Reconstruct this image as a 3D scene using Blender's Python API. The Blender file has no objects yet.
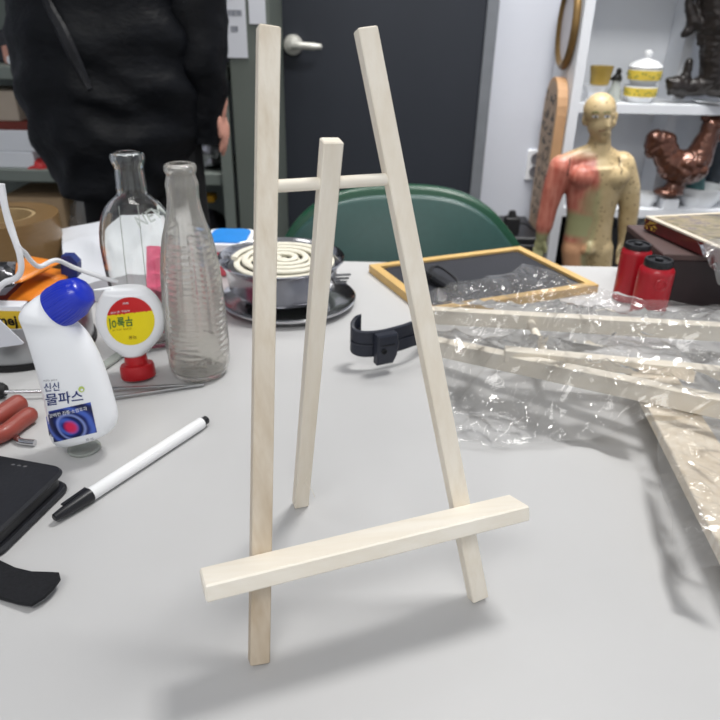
import bpy, bmesh, math, random
from mathutils import Vector, Matrix, noise
from mathutils.bvhtree import BVHTree
import numpy as np
R = math.radians
random.seed(7)
SC = bpy.context.scene
COL = SC.collection
V3 = Vector

# ------------------------------------------------------------------ camera
F_PX, PITCH, ROLL = 670.57, 27.0857, 1.1818
T = 0.75                                   # table top height
CAM = V3((0, 0, T + 0.32))
_t, _p = R(PITCH), R(ROLL)
_r, _u, _w = V3((1, 0, 0)), V3((0, math.sin(_t), math.cos(_t))), V3((0, math.cos(_t), -math.sin(_t)))
RX = _r * math.cos(_p) + _u * math.sin(_p)
UX = -_r * math.sin(_p) + _u * math.cos(_p)
cd = bpy.data.cameras.new('camera')
cam = bpy.data.objects.new('camera', cd)
COL.objects.link(cam)
m = Matrix((RX, UX, -_w)).transposed().to_4x4()
m.translation = CAM
cam.matrix_world = m
cd.sensor_width = 36
cd.lens = F_PX / 720 * 36
cd.clip_start = 0.01
cd.dof.use_dof = True
cd.dof.focus_distance = 0.42
cd.dof.aperture_fstop = 14
SC.camera = cam


def ray(px, py):
    return RX * ((px - 360) / F_PX) + UX * ((360 - py) / F_PX) + _w


def G(px, py, z=0.0):                      # point on the level z above the table top
    v = ray(px, py)
    return CAM + v * ((T + z - CAM.z) / v.z)


def W(px, py, Y):                          # point on the upright plane at distance Y
    v = ray(px, py)
    return CAM + v * (Y / v.y)


def depth(P):
    return (P - CAM).dot(_w)


def M_(px, P):                             # length of px pixels at P
    return px * depth(P) / F_PX


# ------------------------------------------------------------------ materials
def lin(c):
    out = []
    for v in c:
        v /= 255
        out.append(v / 12.92 if v <= 0.04045 else ((v + 0.055) / 1.055) ** 2.4)
    return (*out, 1)


class NT:
    def __init__(s, name):
        s.m = bpy.data.materials.new(name)
        s.m.use_nodes = True
        s.t = s.m.node_tree
        s.b = s.t.nodes['Principled BSDF']
        s.out = s.t.nodes['Material Output']

    def n(s, kind, **kw):
        x = s.t.nodes.new(kind)
        for k, v in kw.items():
            if k.startswith('i_'):
                x.inputs[k[2:].replace('_', ' ')].default_value = v
            else:
                setattr(x, k, v)
        return x

    def l(s, a, b):
        s.t.links.new(a, b)

    def coords(s, scale=(1, 1, 1), kind='Object'):
        tc = s.n('ShaderNodeTexCoord')
        mp = s.n('ShaderNodeMapping')
        mp.inputs['Scale'].default_value = scale
        s.l(tc.outputs[kind], mp.inputs['Vector'])
        return mp.outputs['Vector']

    def noise(s, scale, detail=4, stretch=(1, 1, 1), rough=.55):
        x = s.n('ShaderNodeTexNoise')
        x.inputs['Scale'].default_value = scale
        x.inputs['Detail'].default_value = detail
        x.inputs['Roughness'].default_value = rough
        s.l(s.coords(stretch), x.inputs['Vector'])
        return x.outputs['Fac']

    def ramp(s, fac, stops, interp='LINEAR'):
        x = s.n('ShaderNodeValToRGB')
        x.color_ramp.interpolation = interp
        e = x.color_ramp.elements
        while len(e) < len(stops):
            e.new(.5)
        for el, (p, c) in zip(e, stops):
            el.position = p
            el.color = c if len(c) == 4 else (*c, 1)
        s.l(fac, x.inputs['Fac'])
        return x.outputs['Color']

    def mix(s, fac, a, b):
        x = s.n('ShaderNodeMix', data_type='RGBA')
        for sock, v in ((x.inputs[0], fac), (x.inputs[6], a), (x.inputs[7], b)):
            if hasattr(v, 'is_output'):
                s.l(v, sock)
            else:
                sock.default_value = v
        return x.outputs[2]

    def bump(s, h, strength=.3, dist=.002):
        x = s.n('ShaderNodeBump')
        x.inputs['Strength'].default_value = strength
        x.inputs['Distance'].default_value = dist
        s.l(h, x.inputs['Height'])
        s.l(x.outputs['Normal'], s.b.inputs['Normal'])


def mat(name, c, rough=.5, metal=0, var=.08, scale=30, bump=0, bdist=.001, trans=0, ior=1.45, coat=0, stretch=(1, 1, 1), spec=None):
    s = NT(name)
    a = lin(c)
    f = s.noise(scale, stretch=stretch)
    lo = tuple(x * (1 - var) for x in a[:3])
    hi = tuple(min(1, x * (1 + var)) for x in a[:3])
    s.l(s.ramp(f, [(.3, lo), (.7, hi)]), s.b.inputs['Base Color'])
    s.b.inputs['Roughness'].default_value = rough
    s.b.inputs['Metallic'].default_value = metal
    s.b.inputs['IOR'].default_value = ior
    s.b.inputs['Transmission Weight'].default_value = trans
    s.b.inputs['Coat Weight'].default_value = coat
    if spec is not None:
        s.b.inputs['Specular IOR Level'].default_value = spec
    if bump:
        s.bump(f, bump, bdist)
    return s.m


def wood_mat(name, c1, c2, axis=2, scale=120):
    s = NT(name)
    st = [1, 1, 1]
    st[axis] = .05
    f = s.noise(scale, 5, tuple(st), .6)
    f2 = s.noise(9, 2, (1, 1, 1))
    col = s.ramp(f, [(.25, lin(c2)), (.62, lin(c1))])
    col2 = s.mix(s.ramp(f2, [(.35, (0, 0, 0)), (.75, (.6, .6, .6))]), col, lin(c2))
    s.l(col2, s.b.inputs['Base Color'])
    s.b.inputs['Roughness'].default_value = .62
    s.bump(f, .15, .0006)
    return s.m


def film_mat(name, tint=(250, 250, 250), scale=60, bump=.6, dist=.004, haze=.1):
    s = NT(name)
    f1 = s.noise(scale, 5, (1, 1, 1), .6)
    v = s.n('ShaderNodeTexVoronoi', feature='DISTANCE_TO_EDGE')
    v.inputs['Scale'].default_value = scale * .35
    s.l(s.coords(), v.inputs['Vector'])
    bp = s.n('ShaderNodeBump')
    bp.inputs['Strength'].default_value = bump
    bp.inputs['Distance'].default_value = dist
    ad = s.n('ShaderNodeMath', operation='ADD')
    s.l(f1, ad.inputs[0])
    s.l(v.outputs['Distance'], ad.inputs[1])
    s.l(ad.outputs[0], bp.inputs['Height'])
    tr = s.n('ShaderNodeBsdfTransparent')
    tr.inputs['Color'].default_value = lin(tint)
    df0 = s.n('ShaderNodeBsdfDiffuse')
    df0.inputs['Color'].default_value = (.9, .9, .9, 1)
    tl = s.n('ShaderNodeBsdfTranslucent')
    tl.inputs['Color'].default_value = (.9, .9, .9, 1)
    df = s.n('ShaderNodeMixShader')
    df.inputs['Fac'].default_value = .5
    s.l(df0.outputs[0], df.inputs[1])
    s.l(tl.outputs[0], df.inputs[2])
    gl = s.n('ShaderNodeBsdfGlossy')
    gl.inputs['Roughness'].default_value = .05
    s.l(bp.outputs['Normal'], gl.inputs['Normal'])
    fr = s.n('ShaderNodeFresnel')
    fr.inputs['IOR'].default_value = 1.5
    m1 = s.n("ShaderNodeMixShader")
    m1.inputs['Fac'].default_value = haze
    s.l(tr.outputs[0], m1.inputs[1])
    s.l(df.outputs[0], m1.inputs[2])
    m2 = s.n('ShaderNodeMixShader')
    s.l(fr.outputs[0], m2.inputs['Fac'])
    s.l(m1.outputs[0], m2.inputs[1])
    s.l(gl.outputs[0], m2.inputs[2])
    s.l(m2.outputs[0], s.out.inputs['Surface'])
    return s.m


MT = {}
def add(k, *a, **kw):
    MT[k] = mat(k, *a, **kw)

add('table_laminate', (190, 190, 190), .45, var=.025, scale=6)
add('white_paint', (226, 229, 234), .55, var=.02, scale=5)
add('wall_paint', (216, 220, 230), .75, var=.03, scale=3)
add('ceiling_paint', (220, 220, 220), .9, var=.02)
add('floor_vinyl', (92, 90, 88), .6, var=.1, scale=8)
add('door_paint', (41, 45, 53), .5, var=.06, scale=4)
add('door_frame_paint', (120, 124, 130), .5, var=.05)
add('green_steel', (103, 110, 104), .5, var=.05, scale=6)
add('shelf_steel', (120, 128, 122), .5, var=.05, scale=6)
add('paper', (216, 219, 226), .8, var=.02, scale=9)
add('ink_grey', (120, 124, 134), .8)
add('steel', (205, 205, 208), .16, metal=1, var=.03, scale=15)
add('satin_steel', (176, 178, 180), .35, metal=1, var=.05, scale=25)
add('black_plastic', (26, 27, 31), .38, var=.1, scale=60)
add('black_rubber', (22, 22, 24), .6, var=.1, scale=60)
add('navy_plastic', (34, 38, 50), .42, var=.08, scale=80, bump=.1)
add('black_leather', (30, 31, 36), .42, var=.15, scale=260, bump=.35, bdist=.0004)
add('black_felt', (22, 23, 27), .95, var=.25, scale=400, bump=.6, bdist=.0006)
add('felt_edge', (96, 96, 98), .9, var=.1)
add('white_plastic', (245, 247, 250), .32, var=.015, scale=8, coat=.2)
add('white_pen', (236, 237, 238), .3, var=.01)
add('blue_cap', (18, 44, 182), .28, var=.06, scale=30, coat=.3)
add('red_cap', (184, 26, 34), .35, var=.06, scale=30)
add('label_red', (205, 36, 38), .4, var=.03)
add('label_yellow', (244, 222, 20), .4, var=.03)
add('label_green', (18, 110, 62), .4, var=.03)
add('label_navy', (36, 52, 116), .4, var=.03)
add('label_white', (236, 238, 244), .4, var=.02)
add('label_lime', (190, 210, 110), .4, var=.02)
add('label_grey', (130, 130, 136), .4, var=.02)
add('label_brown', (120, 84, 30), .4)
add('print_black', (24, 22, 20), .5)
add('tape_brown', (122, 96, 62), .3, var=.07, scale=60, stretch=(1, 1, 8), coat=.2)
add('tape_side', (170, 146, 108), .4, var=.1, scale=120)
add('cardboard', (176, 150, 118), .85, var=.06, scale=20)
add('cardboard_grey', (186, 172, 156), .85, var=.05, scale=20)
add('orange_foil', (224, 132, 44), .3, var=.22, scale=28, bump=.3, bdist=.003, coat=.2)
add('foil_silver', (190, 190, 196), .28, metal=.9, var=.15, scale=60, bump=.6, bdist=.003)
add('wire_white', (236, 237, 240), .4, var=.03)
add('coil_cream', (226, 222, 206), .85, var=.06, scale=120, bump=.3)
add('box_blue', (36, 132, 214), .4, var=.06)
add('box_pink', (226, 96, 112), .4, var=.06)
add('rag_pink', (206, 86, 120), .8, var=.2, scale=60, bump=.5, bdist=.004)
add('foam_white', (204, 207, 213), .6, var=.05, scale=16)
add('frame_wood', (208, 172, 108), .5, var=.12, scale=60, stretch=(1, .1, 1))
add('board_black', (30, 32, 41), .65, var=.08, scale=40)
add('bottle_red', (170, 22, 36), .35, var=.06, scale=30, coat=.2)
add('box_dark', (44, 32, 34), .45, var=.1, scale=40)
add('box_lining', (84, 66, 64), .5, var=.08)
add('book_red', (92, 26, 26), .4, var=.2, scale=60, bump=.3, coat=.3)
add('book_gold', (190, 158, 70), .3, metal=.7, var=.2)
add('chair_vinyl', (38, 72, 68), .42, var=.06, scale=90, bump=.1)
add('chair_rim', (18, 66, 46), .35, var=.05)
add('chrome_dark', (90, 92, 94), .3, metal=1)
add('coat_black', (7, 9, 14), .5, var=.3, scale=7, bump=.4, bdist=.03, spec=.26, stretch=(1, 1, 1.7))
add('coat_panel', (12, 13, 19), .5, var=.3, scale=24, bump=.5, bdist=.01)
add('trouser_black', (12, 12, 14), .9, var=.2)
add('hair_black', (18, 16, 15), .6, var=.3, scale=80)
add('skin', (206, 150, 132), .55, var=.06, scale=40)
add('shoe_black', (20, 20, 20), .5)
add('bronze', (98, 62, 48), .2, metal=.55, var=.18, scale=30, coat=.5, bump=.15, bdist=.002)
add('dark_carving', (36, 31, 29), .36, var=.3, scale=50, bump=.3, bdist=.002)
add('gold_frame', (128, 102, 62), .4, metal=.5, var=.2, scale=20)
add('frame_brown', (96, 80, 66), .4, var=.2, scale=20)
add('frame_face', (198, 192, 194), .25, var=.06, scale=12)
add('plaque_face', (170, 146, 124), .6, var=.12, scale=14)
add('plaque_edge', (190, 150, 112), .55, var=.1, scale=14)
add('porcelain', (232, 234, 236), .22, var=.015, coat=.4)
add('porcelain_yellow', (226, 200, 82), .25, var=.08, scale=20)
add('porcelain_dark', (70, 66, 60), .3)
add('leaf_green', (84, 98, 50), .4)
add('amber_glass', (186, 160, 84), .15, var=.2, scale=20, trans=.35)
add('pale_glass', (206, 212, 206), .15, trans=.5, var=.05)
add('teal_glaze', (70, 112, 112), .3, var=.35, scale=40)
add('slate_glaze', (44, 52, 60), .35, var=.4, scale=50)
add('red_goods', (178, 40, 44), .5, var=.25, scale=40)
add('maroon_goods', (112, 44, 34), .6, var=.15)
add('peach_goods', (206, 152, 136), .6, var=.1)
add('yellow_goods', (232, 200, 40), .5)
add('amber_goods', (226, 168, 38), .5)
add('dark_goods', (52, 52, 58), .5, var=.4, scale=40)
add('cream_goods', (214, 204, 186), .5, var=.05)
add('plier_red', (146, 66, 56), .42, var=.08, scale=40, coat=.2)
add('card_yellow', (226, 190, 52), .5, var=.04)
add('lever_white', (206, 205, 198), .35, metal=.3, var=.04)
add('lamp_white', (235, 235, 235), .5)
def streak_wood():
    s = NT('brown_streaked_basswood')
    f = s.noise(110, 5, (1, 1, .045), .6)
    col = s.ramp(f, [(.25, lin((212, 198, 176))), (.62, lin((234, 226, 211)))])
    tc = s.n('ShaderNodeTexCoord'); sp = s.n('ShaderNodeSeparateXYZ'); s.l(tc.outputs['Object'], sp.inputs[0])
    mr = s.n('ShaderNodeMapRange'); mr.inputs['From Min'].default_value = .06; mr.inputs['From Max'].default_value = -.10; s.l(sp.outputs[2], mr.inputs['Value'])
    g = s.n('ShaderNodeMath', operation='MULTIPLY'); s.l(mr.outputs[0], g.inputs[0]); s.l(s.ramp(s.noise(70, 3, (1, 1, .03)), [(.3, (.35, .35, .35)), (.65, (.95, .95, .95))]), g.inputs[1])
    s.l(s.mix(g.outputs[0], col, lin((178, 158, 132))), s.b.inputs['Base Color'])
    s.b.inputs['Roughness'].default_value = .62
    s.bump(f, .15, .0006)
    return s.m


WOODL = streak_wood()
WOOD = wood_mat('pale_basswood', (238, 231, 218), (224, 213, 194))
WOODX = wood_mat('pale_basswood_across', (240, 234, 222), (230, 221, 204), axis=0)
WOODB = wood_mat('tan_basswood', (233, 224, 208), (212, 196, 172))
FILM = film_mat('clear_film', (253, 253, 253), scale=50, bump=.25, dist=.002, haze=.11)
FILM2 = film_mat('clear_film_soft', (253, 253, 253), scale=25, haze=.28)


def glass_mat(name, c, rough=.03, bump=0, scale=60, dusty=0):
    s = NT(name)
    s.b.inputs['Base Color'].default_value = lin(c)
    s.b.inputs['Roughness'].default_value = rough
    s.b.inputs['IOR'].default_value = 1.46
    s.b.inputs['Transmission Weight'].default_value = 1
    if bump:
        s.bump(s.noise(scale, 3), bump, .002)
    if dusty:
        df = s.n('ShaderNodeBsdfDiffuse'); df.inputs['Color'].default_value = lin((214, 212, 206))
        mx = s.n('ShaderNodeMixShader'); mx.inputs['Fac'].default_value = dusty
        s.l(s.b.outputs[0], mx.inputs[1]); s.l(df.outputs[0], mx.inputs[2]); s.l(mx.outputs[0], s.out.inputs['Surface'])
    return s.m


GLASS_CLEAR = glass_mat('clear_bottle_glass', (251, 252, 250), .02)
GLASS_OLD = glass_mat('worn_bottle_glass', (247, 245, 240), .10, .10, 60, .17)


# ------------------------------------------------------------------ mesh helpers
class MB:
    def __init__(s):
        s.bm = bmesh.new()

    def verts(s, pts):
        return [s.bm.verts.new(p) for p in pts]

    def face(s, vs, mi=0):
        try:
            f = s.bm.faces.new(vs)
            f.material_index = mi
            return f
        except ValueError:
            return None

    def rings(s, rings, closed=True, caps=(True, True), mi=0, loop=False):
        rv = [s.verts(r) for r in rings]
        n = len(rv[0])
        pairs = list(zip(rv[:-1], rv[1:]))
        if loop:
            pairs.append((rv[-1], rv[0]))
        for a, b in pairs:
            for i in range(n if closed else n - 1):
                j = (i + 1) % n
                s.face((a[i], a[j], b[j], b[i]), mi)
        if not loop:
            if caps[0]:
                s.face(rv[0][::-1], mi)
            if caps[1]:
                s.face(rv[-1], mi)
        return s

    def lathe(s, prof, c=(0, 0, 0), seg=32, caps=(True, True), mi=0, mod=None, axis=None, flat=1.0):
        c = V3(c)
        q = V3((0, 0, 1)).rotation_difference(V3(axis).normalized()) if axis is not None else None
        rings = []
        for r, z in prof:
            ring = []
            for k in range(seg):
                a = 2 * math.pi * k / seg
                rr = r * (mod(a, z) if mod else 1)
                p = V3((rr * math.cos(a), rr * math.sin(a) * flat, z))
                if q:
                    p = q @ p
                ring.append(c + p)
            rings.append(ring)
        return s.rings(rings, caps=caps, mi=mi)

    def tube(s, pts, rad, seg=10, mi=0, caps=(True, True), flat=None, up=None):
        pts = [V3(p) for p in pts]
        rs = rad if isinstance(rad, (list, tuple)) else [rad] * len(pts)
        rings = []
        nrm = None
        for i, p in enumerate(pts):
            t = (pts[min(i + 1, len(pts) - 1)] - pts[max(i - 1, 0)]).normalized()
            if nrm is None:
                ref = V3(up) if up is not None else (V3((0, 0, 1)) if abs(t.z) < .9 else V3((1, 0, 0)))
                nrm = (ref - t * ref.dot(t)).normalized()
            else:
                nrm = (nrm - t * nrm.dot(t)).normalized()
            bn = t.cross(nrm)
            fa, fb = flat if flat else (1, 1)
            rings.append([p + nrm * (math.cos(2 * math.pi * k / seg) * rs[i] * fa) + bn * (math.sin(2 * math.pi * k / seg) * rs[i] * fb) for k in range(seg)])
        return s.rings(rings, caps=caps, mi=mi)

    def bar(s, a, b, w, h, up=(0, 0, 1), mi=0, bev=0):
        a, b = V3(a), V3(b)
        t = (b - a).normalized()
        u = V3(up)
        u = (u - t * u.dot(t)).normalized()
        x = t.cross(u)
        hw, hh = w / 2, h / 2
        if bev:
            e = bev
            o = [(-hw + e, -hh), (hw - e, -hh), (hw, -hh + e), (hw, hh - e), (hw - e, hh), (-hw + e, hh), (-hw, hh - e), (-hw, -hh + e)]
            L = (b - a).length
            rings = []
            for d, k in ((0, e), (e, 0), (L - e, 0), (L, e)):
                sc = [(px * (1 - k / hw), py * (1 - k / hh)) for px, py in o]
                rings.append([a + t * d + x * px + u * py for px, py in sc])
            return s.rings(rings, mi=mi)
        o = [(-hw, -hh), (hw, -hh), (hw, hh), (-hw, hh)]
        return s.rings([[p + x * px + u * py for px, py in o] for p in (a, b)], mi=mi)

    def box(s, lo, hi, mi=0, bev=0):
        lo, hi = V3(lo), V3(hi)
        c = (lo + hi) / 2
        return s.bar((c.x, c.y, lo.z), (c.x, c.y, hi.z), abs(hi.y - lo.y), abs(hi.x - lo.x), up=(1, 0, 0), mi=mi, bev=bev)

    def prism(s, poly, d, mi=0):
        d = V3(d)
        return s.rings([[V3(p) for p in poly], [V3(p) + d for p in poly]], mi=mi)

    def slab(s, poly, z0, z1, bev=0, mi=0):
        P = [V3((p[0], p[1], 0)) for p in poly]
        c = sum(P, V3()) / len(P)
        levels = [(z0, bev), (z0 + bev, 0), (z1 - bev, 0), (z1, bev)] if bev else [(z0, 0), (z1, 0)]
        rr = []
        for z, k in levels:
            rr.append([V3((p.x, p.y, z)) - (p - c).normalized() * k for p in P])
        return s.rings(rr, mi=mi)

    def ell(s, c, r, seg=20, rot=None, mi=0):
        c = V3(c)
        r = (r, r, r) if not hasattr(r, '__len__') else r
        rings = []
        n = max(6, seg // 2)
        for i in range(n + 1):
            a = math.pi * (i + .02 if i == 0 else (i - .02 if i == n else i)) / n
            ring = []
            for k in range(seg):
                b = 2 * math.pi * k / seg
                p = V3((r[0] * math.sin(a) * math.cos(b), r[1] * math.sin(a) * math.sin(b), r[2] * -math.cos(a)))
                if rot:
                    p = rot @ p
                ring.append(c + p)
            rings.append(ring)
        return s.rings(rings, mi=mi)

    def done(s, name, mats, parent=None, smooth=True, angle=35, origin=None):
        bmesh.ops.recalc_face_normals(s.bm, faces=s.bm.faces)
        me = bpy.data.meshes.new(name)
        s.bm.to_mesh(me)
        s.bm.free()
        return link(name, me, mats, parent, smooth, angle, origin)


def root_loc(o):
    l = o.location.copy()
    while o.parent:
        o = o.parent
        l += o.location
    return l


def link(name, me, mats, parent=None, smooth=True, angle=35, origin=None):
    o = bpy.data.objects.new(name, me)
    COL.objects.link(o)
    if not isinstance(mats, (list, tuple)):
        mats = [mats]
    for k in mats:
        me.materials.append(MT[k] if isinstance(k, str) else k)
    n = len(me.vertices)
    co = np.empty(n * 3)
    me.vertices.foreach_get('co', co)
    co = co.reshape(-1, 3)
    mid = (co.min(0) + co.max(0)) / 2
    if parent is None:
        org = V3(origin) if origin is not None else V3((mid[0], mid[1], co[:, 2].min()))
        base = V3()
    else:
        base = root_loc(parent)
        org = V3(mid)
        o.parent = parent
    me.transform(Matrix.Translation(-org))
    o.location = org - base
    if smooth:
        me.polygons.foreach_set('use_smooth', [True] * len(me.polygons))
        try:
            me.set_sharp_from_angle(angle=R(angle))
        except Exception:
            pass
    return o


def tag(o, label=None, cat=None, group=None, kind=None):
    if label:
        o['label'] = label
    if cat:
        o['category'] = cat
    if group:
        o['group'] = group
    if kind:
        o['kind'] = kind
    return o


def thing(name, loc, label, cat, group=None):
    o = bpy.data.objects.new(name, None)
    o.empty_display_size = .02
    COL.objects.link(o)
    o.location = V3(loc)
    return tag(o, label, cat, group)


def struct(name, mb, m, parent=None, **kw):
    o = mb.done(name, m, parent, **kw)
    o['kind'] = 'structure'
    return o


def remesh(mb, voxel, smooth=4, disp=None):
    """one continuous skin over overlapping blobs"""
    bmesh.ops.recalc_face_normals(mb.bm, faces=mb.bm.faces)
    me = bpy.data.meshes.new('blob')
    mb.bm.to_mesh(me)
    mb.bm.free()
    o = bpy.data.objects.new('blob', me)
    COL.objects.link(o)
    md = o.modifiers.new('r', 'REMESH')
    md.mode = 'VOXEL'
    md.voxel_size = voxel
    bpy.context.view_layer.update()
    ev = o.evaluated_get(bpy.context.evaluated_depsgraph_get())
    me2 = bpy.data.meshes.new_from_object(ev)
    bpy.data.objects.remove(o)
    b = bmesh.new()
    b.from_mesh(me2)
    for _ in range(smooth):
        bmesh.ops.smooth_vert(b, verts=b.verts, factor=.5, use_axis_x=True, use_axis_y=True, use_axis_z=True)
    if disp:
        b.normal_update()
        for v in b.verts:
            v.co += v.normal * disp(v.co)
    b.to_mesh(me2)
    b.free()
    return me2


def text_mesh(body, size=1, bold=0, align='CENTER'):
    c = bpy.data.curves.new('t', 'FONT')
    c.body = body
    c.size = size
    c.align_x = align
    c.align_y = 'CENTER'
    c.offset = bold
    c.resolution_u = 3
    o = bpy.data.objects.new('t', c)
    COL.objects.link(o)
    bpy.context.view_layer.update()
    ev = o.evaluated_get(bpy.context.evaluated_depsgraph_get())
    me = ev.to_mesh()
    vs = [v.co.copy() for v in me.vertices]
    fs = [tuple(p.vertices) for p in me.polygons]
    ev.to_mesh_clear()
    bpy.data.objects.remove(o)
    return vs, fs


def crom(pts, n=6):
    """smooth line through points"""
    P = [V3(p) for p in pts]
    P = [P[0] * 2 - P[1]] + P + [P[-1] * 2 - P[-2]]
    out = []
    for i in range(1, len(P) - 2):
        a, b, c, d = P[i - 1:i + 3]
        for k in range(n):
            t = k / n
            out.append(.5 * ((2 * b) + (c - a) * t + (2 * a - 5 * b + 4 * c - d) * t * t + (3 * b - a - 3 * c + d) * t ** 3))
    out.append(P[-2])
    return out


class Wrap:
    """lays flat print onto a body's surface; (px,py) name a spot on the front of the body at distance Y"""
    def __init__(s, o, off=.0003):
        dg = bpy.context.evaluated_depsgraph_get()
        me = o.data
        base = root_loc(o)
        s.t = BVHTree.FromPolygons([v.co + base for v in me.vertices], [tuple(p.vertices) for p in me.polygons])
        s.off = off

    def at(s, px, py):
        d = ray(px, py).normalized()
        h = s.t.ray_cast(CAM, d)
        if h[0] is None:
            h = s.t.find_nearest(CAM + d * .6)
        n = h[1] if h[1].dot(d) < 0 else -h[1]
        return h[0] + n * s.off


def wrapped(mb, wr, vs, fs, fn, mi=0):
    vv = mb.verts([wr.at(*fn(p)) for p in vs])
    for f in fs:
        mb.face([vv[i] for i in f], mi)


def disc_mesh(rad, n=32, rr=5):
    vs, fs = [V3((0, 0, 0))], []
    for i in range(1, rr + 1):
        for k in range(n):
            a = 2 * math.pi * k / n
            vs.append(V3((rad * i / rr * math.cos(a), rad * i / rr * math.sin(a), 0)))
    for k in range(n):
        fs.append((0, 1 + k, 1 + (k + 1) % n))
    for i in range(rr - 1):
        for k in range(n):
            a, b = 1 + i * n + k, 1 + i * n + (k + 1) % n
            fs.append((a, a + n, b + n, b))
    return vs, fs


def grid_quad(c4, n=8, m=8):
    a, b, c, d = [V3((*p, 0)) for p in c4]
    vs, fs = [], []
    for j in range(m + 1):
        for i in range(n + 1):
            u, v = i / n, j / m
            vs.append((a * (1 - u) + b * u) * (1 - v) + (d * (1 - u) + c * u) * v)
    for j in range(m):
        for i in range(n):
            k = j * (n + 1) + i
            fs.append((k, k + 1, k + n + 2, k + n + 1))
    return vs, fs


def T_(x, y, z=0):
    return V3((x, y, T + z))


# ================================================================== SETTING
b = MB(); b.box((-2, -1.6, -.05), (2.1, 2.45, 0)); struct('floor', b, 'floor_vinyl')
b = MB(); b.box((-2, 2.34, 0), (2.1, 2.44, 2.5)); struct('wall_back', b, 'wall_paint')
b = MB(); b.box((-2.05, -1.6, 0), (-1.95, 2.44, 2.5)); struct('wall_left', b, 'wall_paint')
b = MB(); b.box((2.0, -1.6, 0), (2.1, 2.44, 2.5)); struct('wall_right', b, 'wall_paint')
b = MB(); b.box((-2.05, -1.6, 2.5), (2.1, 2.44, 2.6)); struct('ceiling', b, 'ceiling_paint')
XD0, XD1 = -.40, W(478, 100, 2.31).x
dr = MB(); dr.box((XD0, 2.30, .01), (XD1, 2.335, 2.1), bev=.004)
door = struct('door_1', dr, 'door_paint')
b = MB()
for x0, x1 in ((XD0 - .045, XD0), (XD1, XD1 + .036)):
    b.box((x0, 2.295, 0), (x1, 2.345, 2.15), bev=.003)
b.box((XD0 - .045, 2.295, 2.1), (XD1 + .036, 2.345, 2.15))
struct('door_frame', b, 'door_frame_paint', door)
hp = W(293, 45, 2.29)
b = MB()
b.lathe([(.026, 0), (.030, .003), (.030, .018), (.026, .028), (.014, .032), (.012, .05)], hp + V3((0, .012, 0)), axis=(0, -1, 0), seg=28)
b.tube(crom([hp + V3((0, -.035, 0)), hp + V3((.03, -.042, .0)), hp + V3((.075, -.042, -.002)), hp + V3((.088, -.036, -.002))]), [.012] * 6 + [.0105] * 6 + [.0085] * 7, seg=14)
struct('door_handle', b, 'lever_white', door)
# outlet on the back wall
p = W(538, 165, 2.335)
o = thing('wall_outlet', (p.x, 2.338, p.z - .05), 'white double power outlet plate on the pale wall beside the wooden plaque', 'outlet')
b = MB(); b.box((p.x - .04, 2.328, p.z - .05), (p.x + .04, 2.341, p.z + .05), bev=.003); b.done('cover_plate', 'white_plastic', o)
for dz in (.021, -.021):
    b = MB(); b.lathe([(.019, 0), (.019, .003), (.016, .003), (.015, -.004)], (p.x - .01, 2.327, p.z + dz), axis=(0, -1, 0)); b.done('socket', 'label_grey', o)

# ------------------------------------------------------------------ table
YB, YF, XL, XR = .945, .02, -1.0, 1.05
t = thing('table', (0, .5, 0), 'large white laminate table carrying the easel, bottles and tools', 'table')
b = MB(); b.box((XL, YF, T - .028), (XR, YB, T), bev=.002); b.done('tabletop', 'table_laminate', t)
for x in (XL + .06, XR - .06):
    for y in (YF + .06, YB - .06):
        b = MB(); b.tube([(x, y, 0), (x, y, T - .028)], .02, seg=16); b.done('leg', 'satin_steel', t)

# ================================================================== DISPLAY EASEL
YAW, X0, Y0, WB, WT, LEAN, LL, SW, SD, HD, RLEN, RY, RLAT, LH, LEDL, LEDO, LW, LD, WR, RF = 20.8577, .0118, .2791, .0689, .0253, 17.8941, .3307, .0109, .0080, .2554, .2696, -.1224, -.0025, .0557, .1867, -.0004, .0094, .0213, .0105, -.008
a_, l_ = R(YAW), R(LEAN)
ex = V3((math.cos(a_), math.sin(a_), 0)); nf = V3((math.sin(a_), -math.cos(a_), 0))
ez = V3((0, 0, 1)) * math.cos(l_) - nf * math.sin(l_); en = nf * math.cos(l_) + V3((0, 0, 1)) * math.sin(l_)
O = V3((X0, Y0, T))
pt = lambda x, z, k=0: O + ex * x + ez * z + en * k
easel = thing('display_easel', O, 'unpainted pale wood tabletop easel standing upright in the middle of the table', 'easel', 'small wooden easels')
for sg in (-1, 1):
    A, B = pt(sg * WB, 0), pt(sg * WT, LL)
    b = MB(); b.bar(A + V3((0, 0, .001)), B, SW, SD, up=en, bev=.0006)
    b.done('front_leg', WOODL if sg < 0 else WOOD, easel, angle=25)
xx = WB + (WT - WB) * HD / LL
b = MB(); b.tube([pt(-xx, HD), pt(xx, HD)], .0033, seg=16); b.done('dowel', WOODX, easel)
D = pt(RLAT, HD); Fo = O + ex * (RLAT + RF) - nf * -RY
Fo = O + ex * (RLAT + RF) + nf * RY
v = (D - Fo).normalized(); bn = ex.cross(v).normalized()
if bn.dot(nf) < 0: bn = -bn
b = MB(); b.bar(Fo + V3((0, 0, .001)), Fo + v * RLEN, WR, SD, up=bn, bev=.0006); rl = b.done('rear_leg', WOOD, easel, angle=25)
q = Fo + v * .026 + bn * .0045
b = MB(); b.tube([q, q + v * .006 + bn * .003 - ex * .001, q + v * .011 + bn * .002 + ex * .001], .00018, seg=6)
b.tube([q + v * .006 + bn * .003 - ex * .001, q + v * .001 + bn * .006 + ex * .0035, q - v * .006 + bn * .008 + ex * .006], .00018, seg=6)
tag(b.done('wood_splinter', WOOD, rl), 'thin raised splinter')
k0 = SD / 2
b = MB(); b.bar(pt(LEDO - LEDL / 2, LH + LW / 2, k0 + LD / 2), pt(LEDO + LEDL / 2, LH + LW / 2, k0 + LD / 2), LD, LW, up=ez, bev=.0009)
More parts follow.
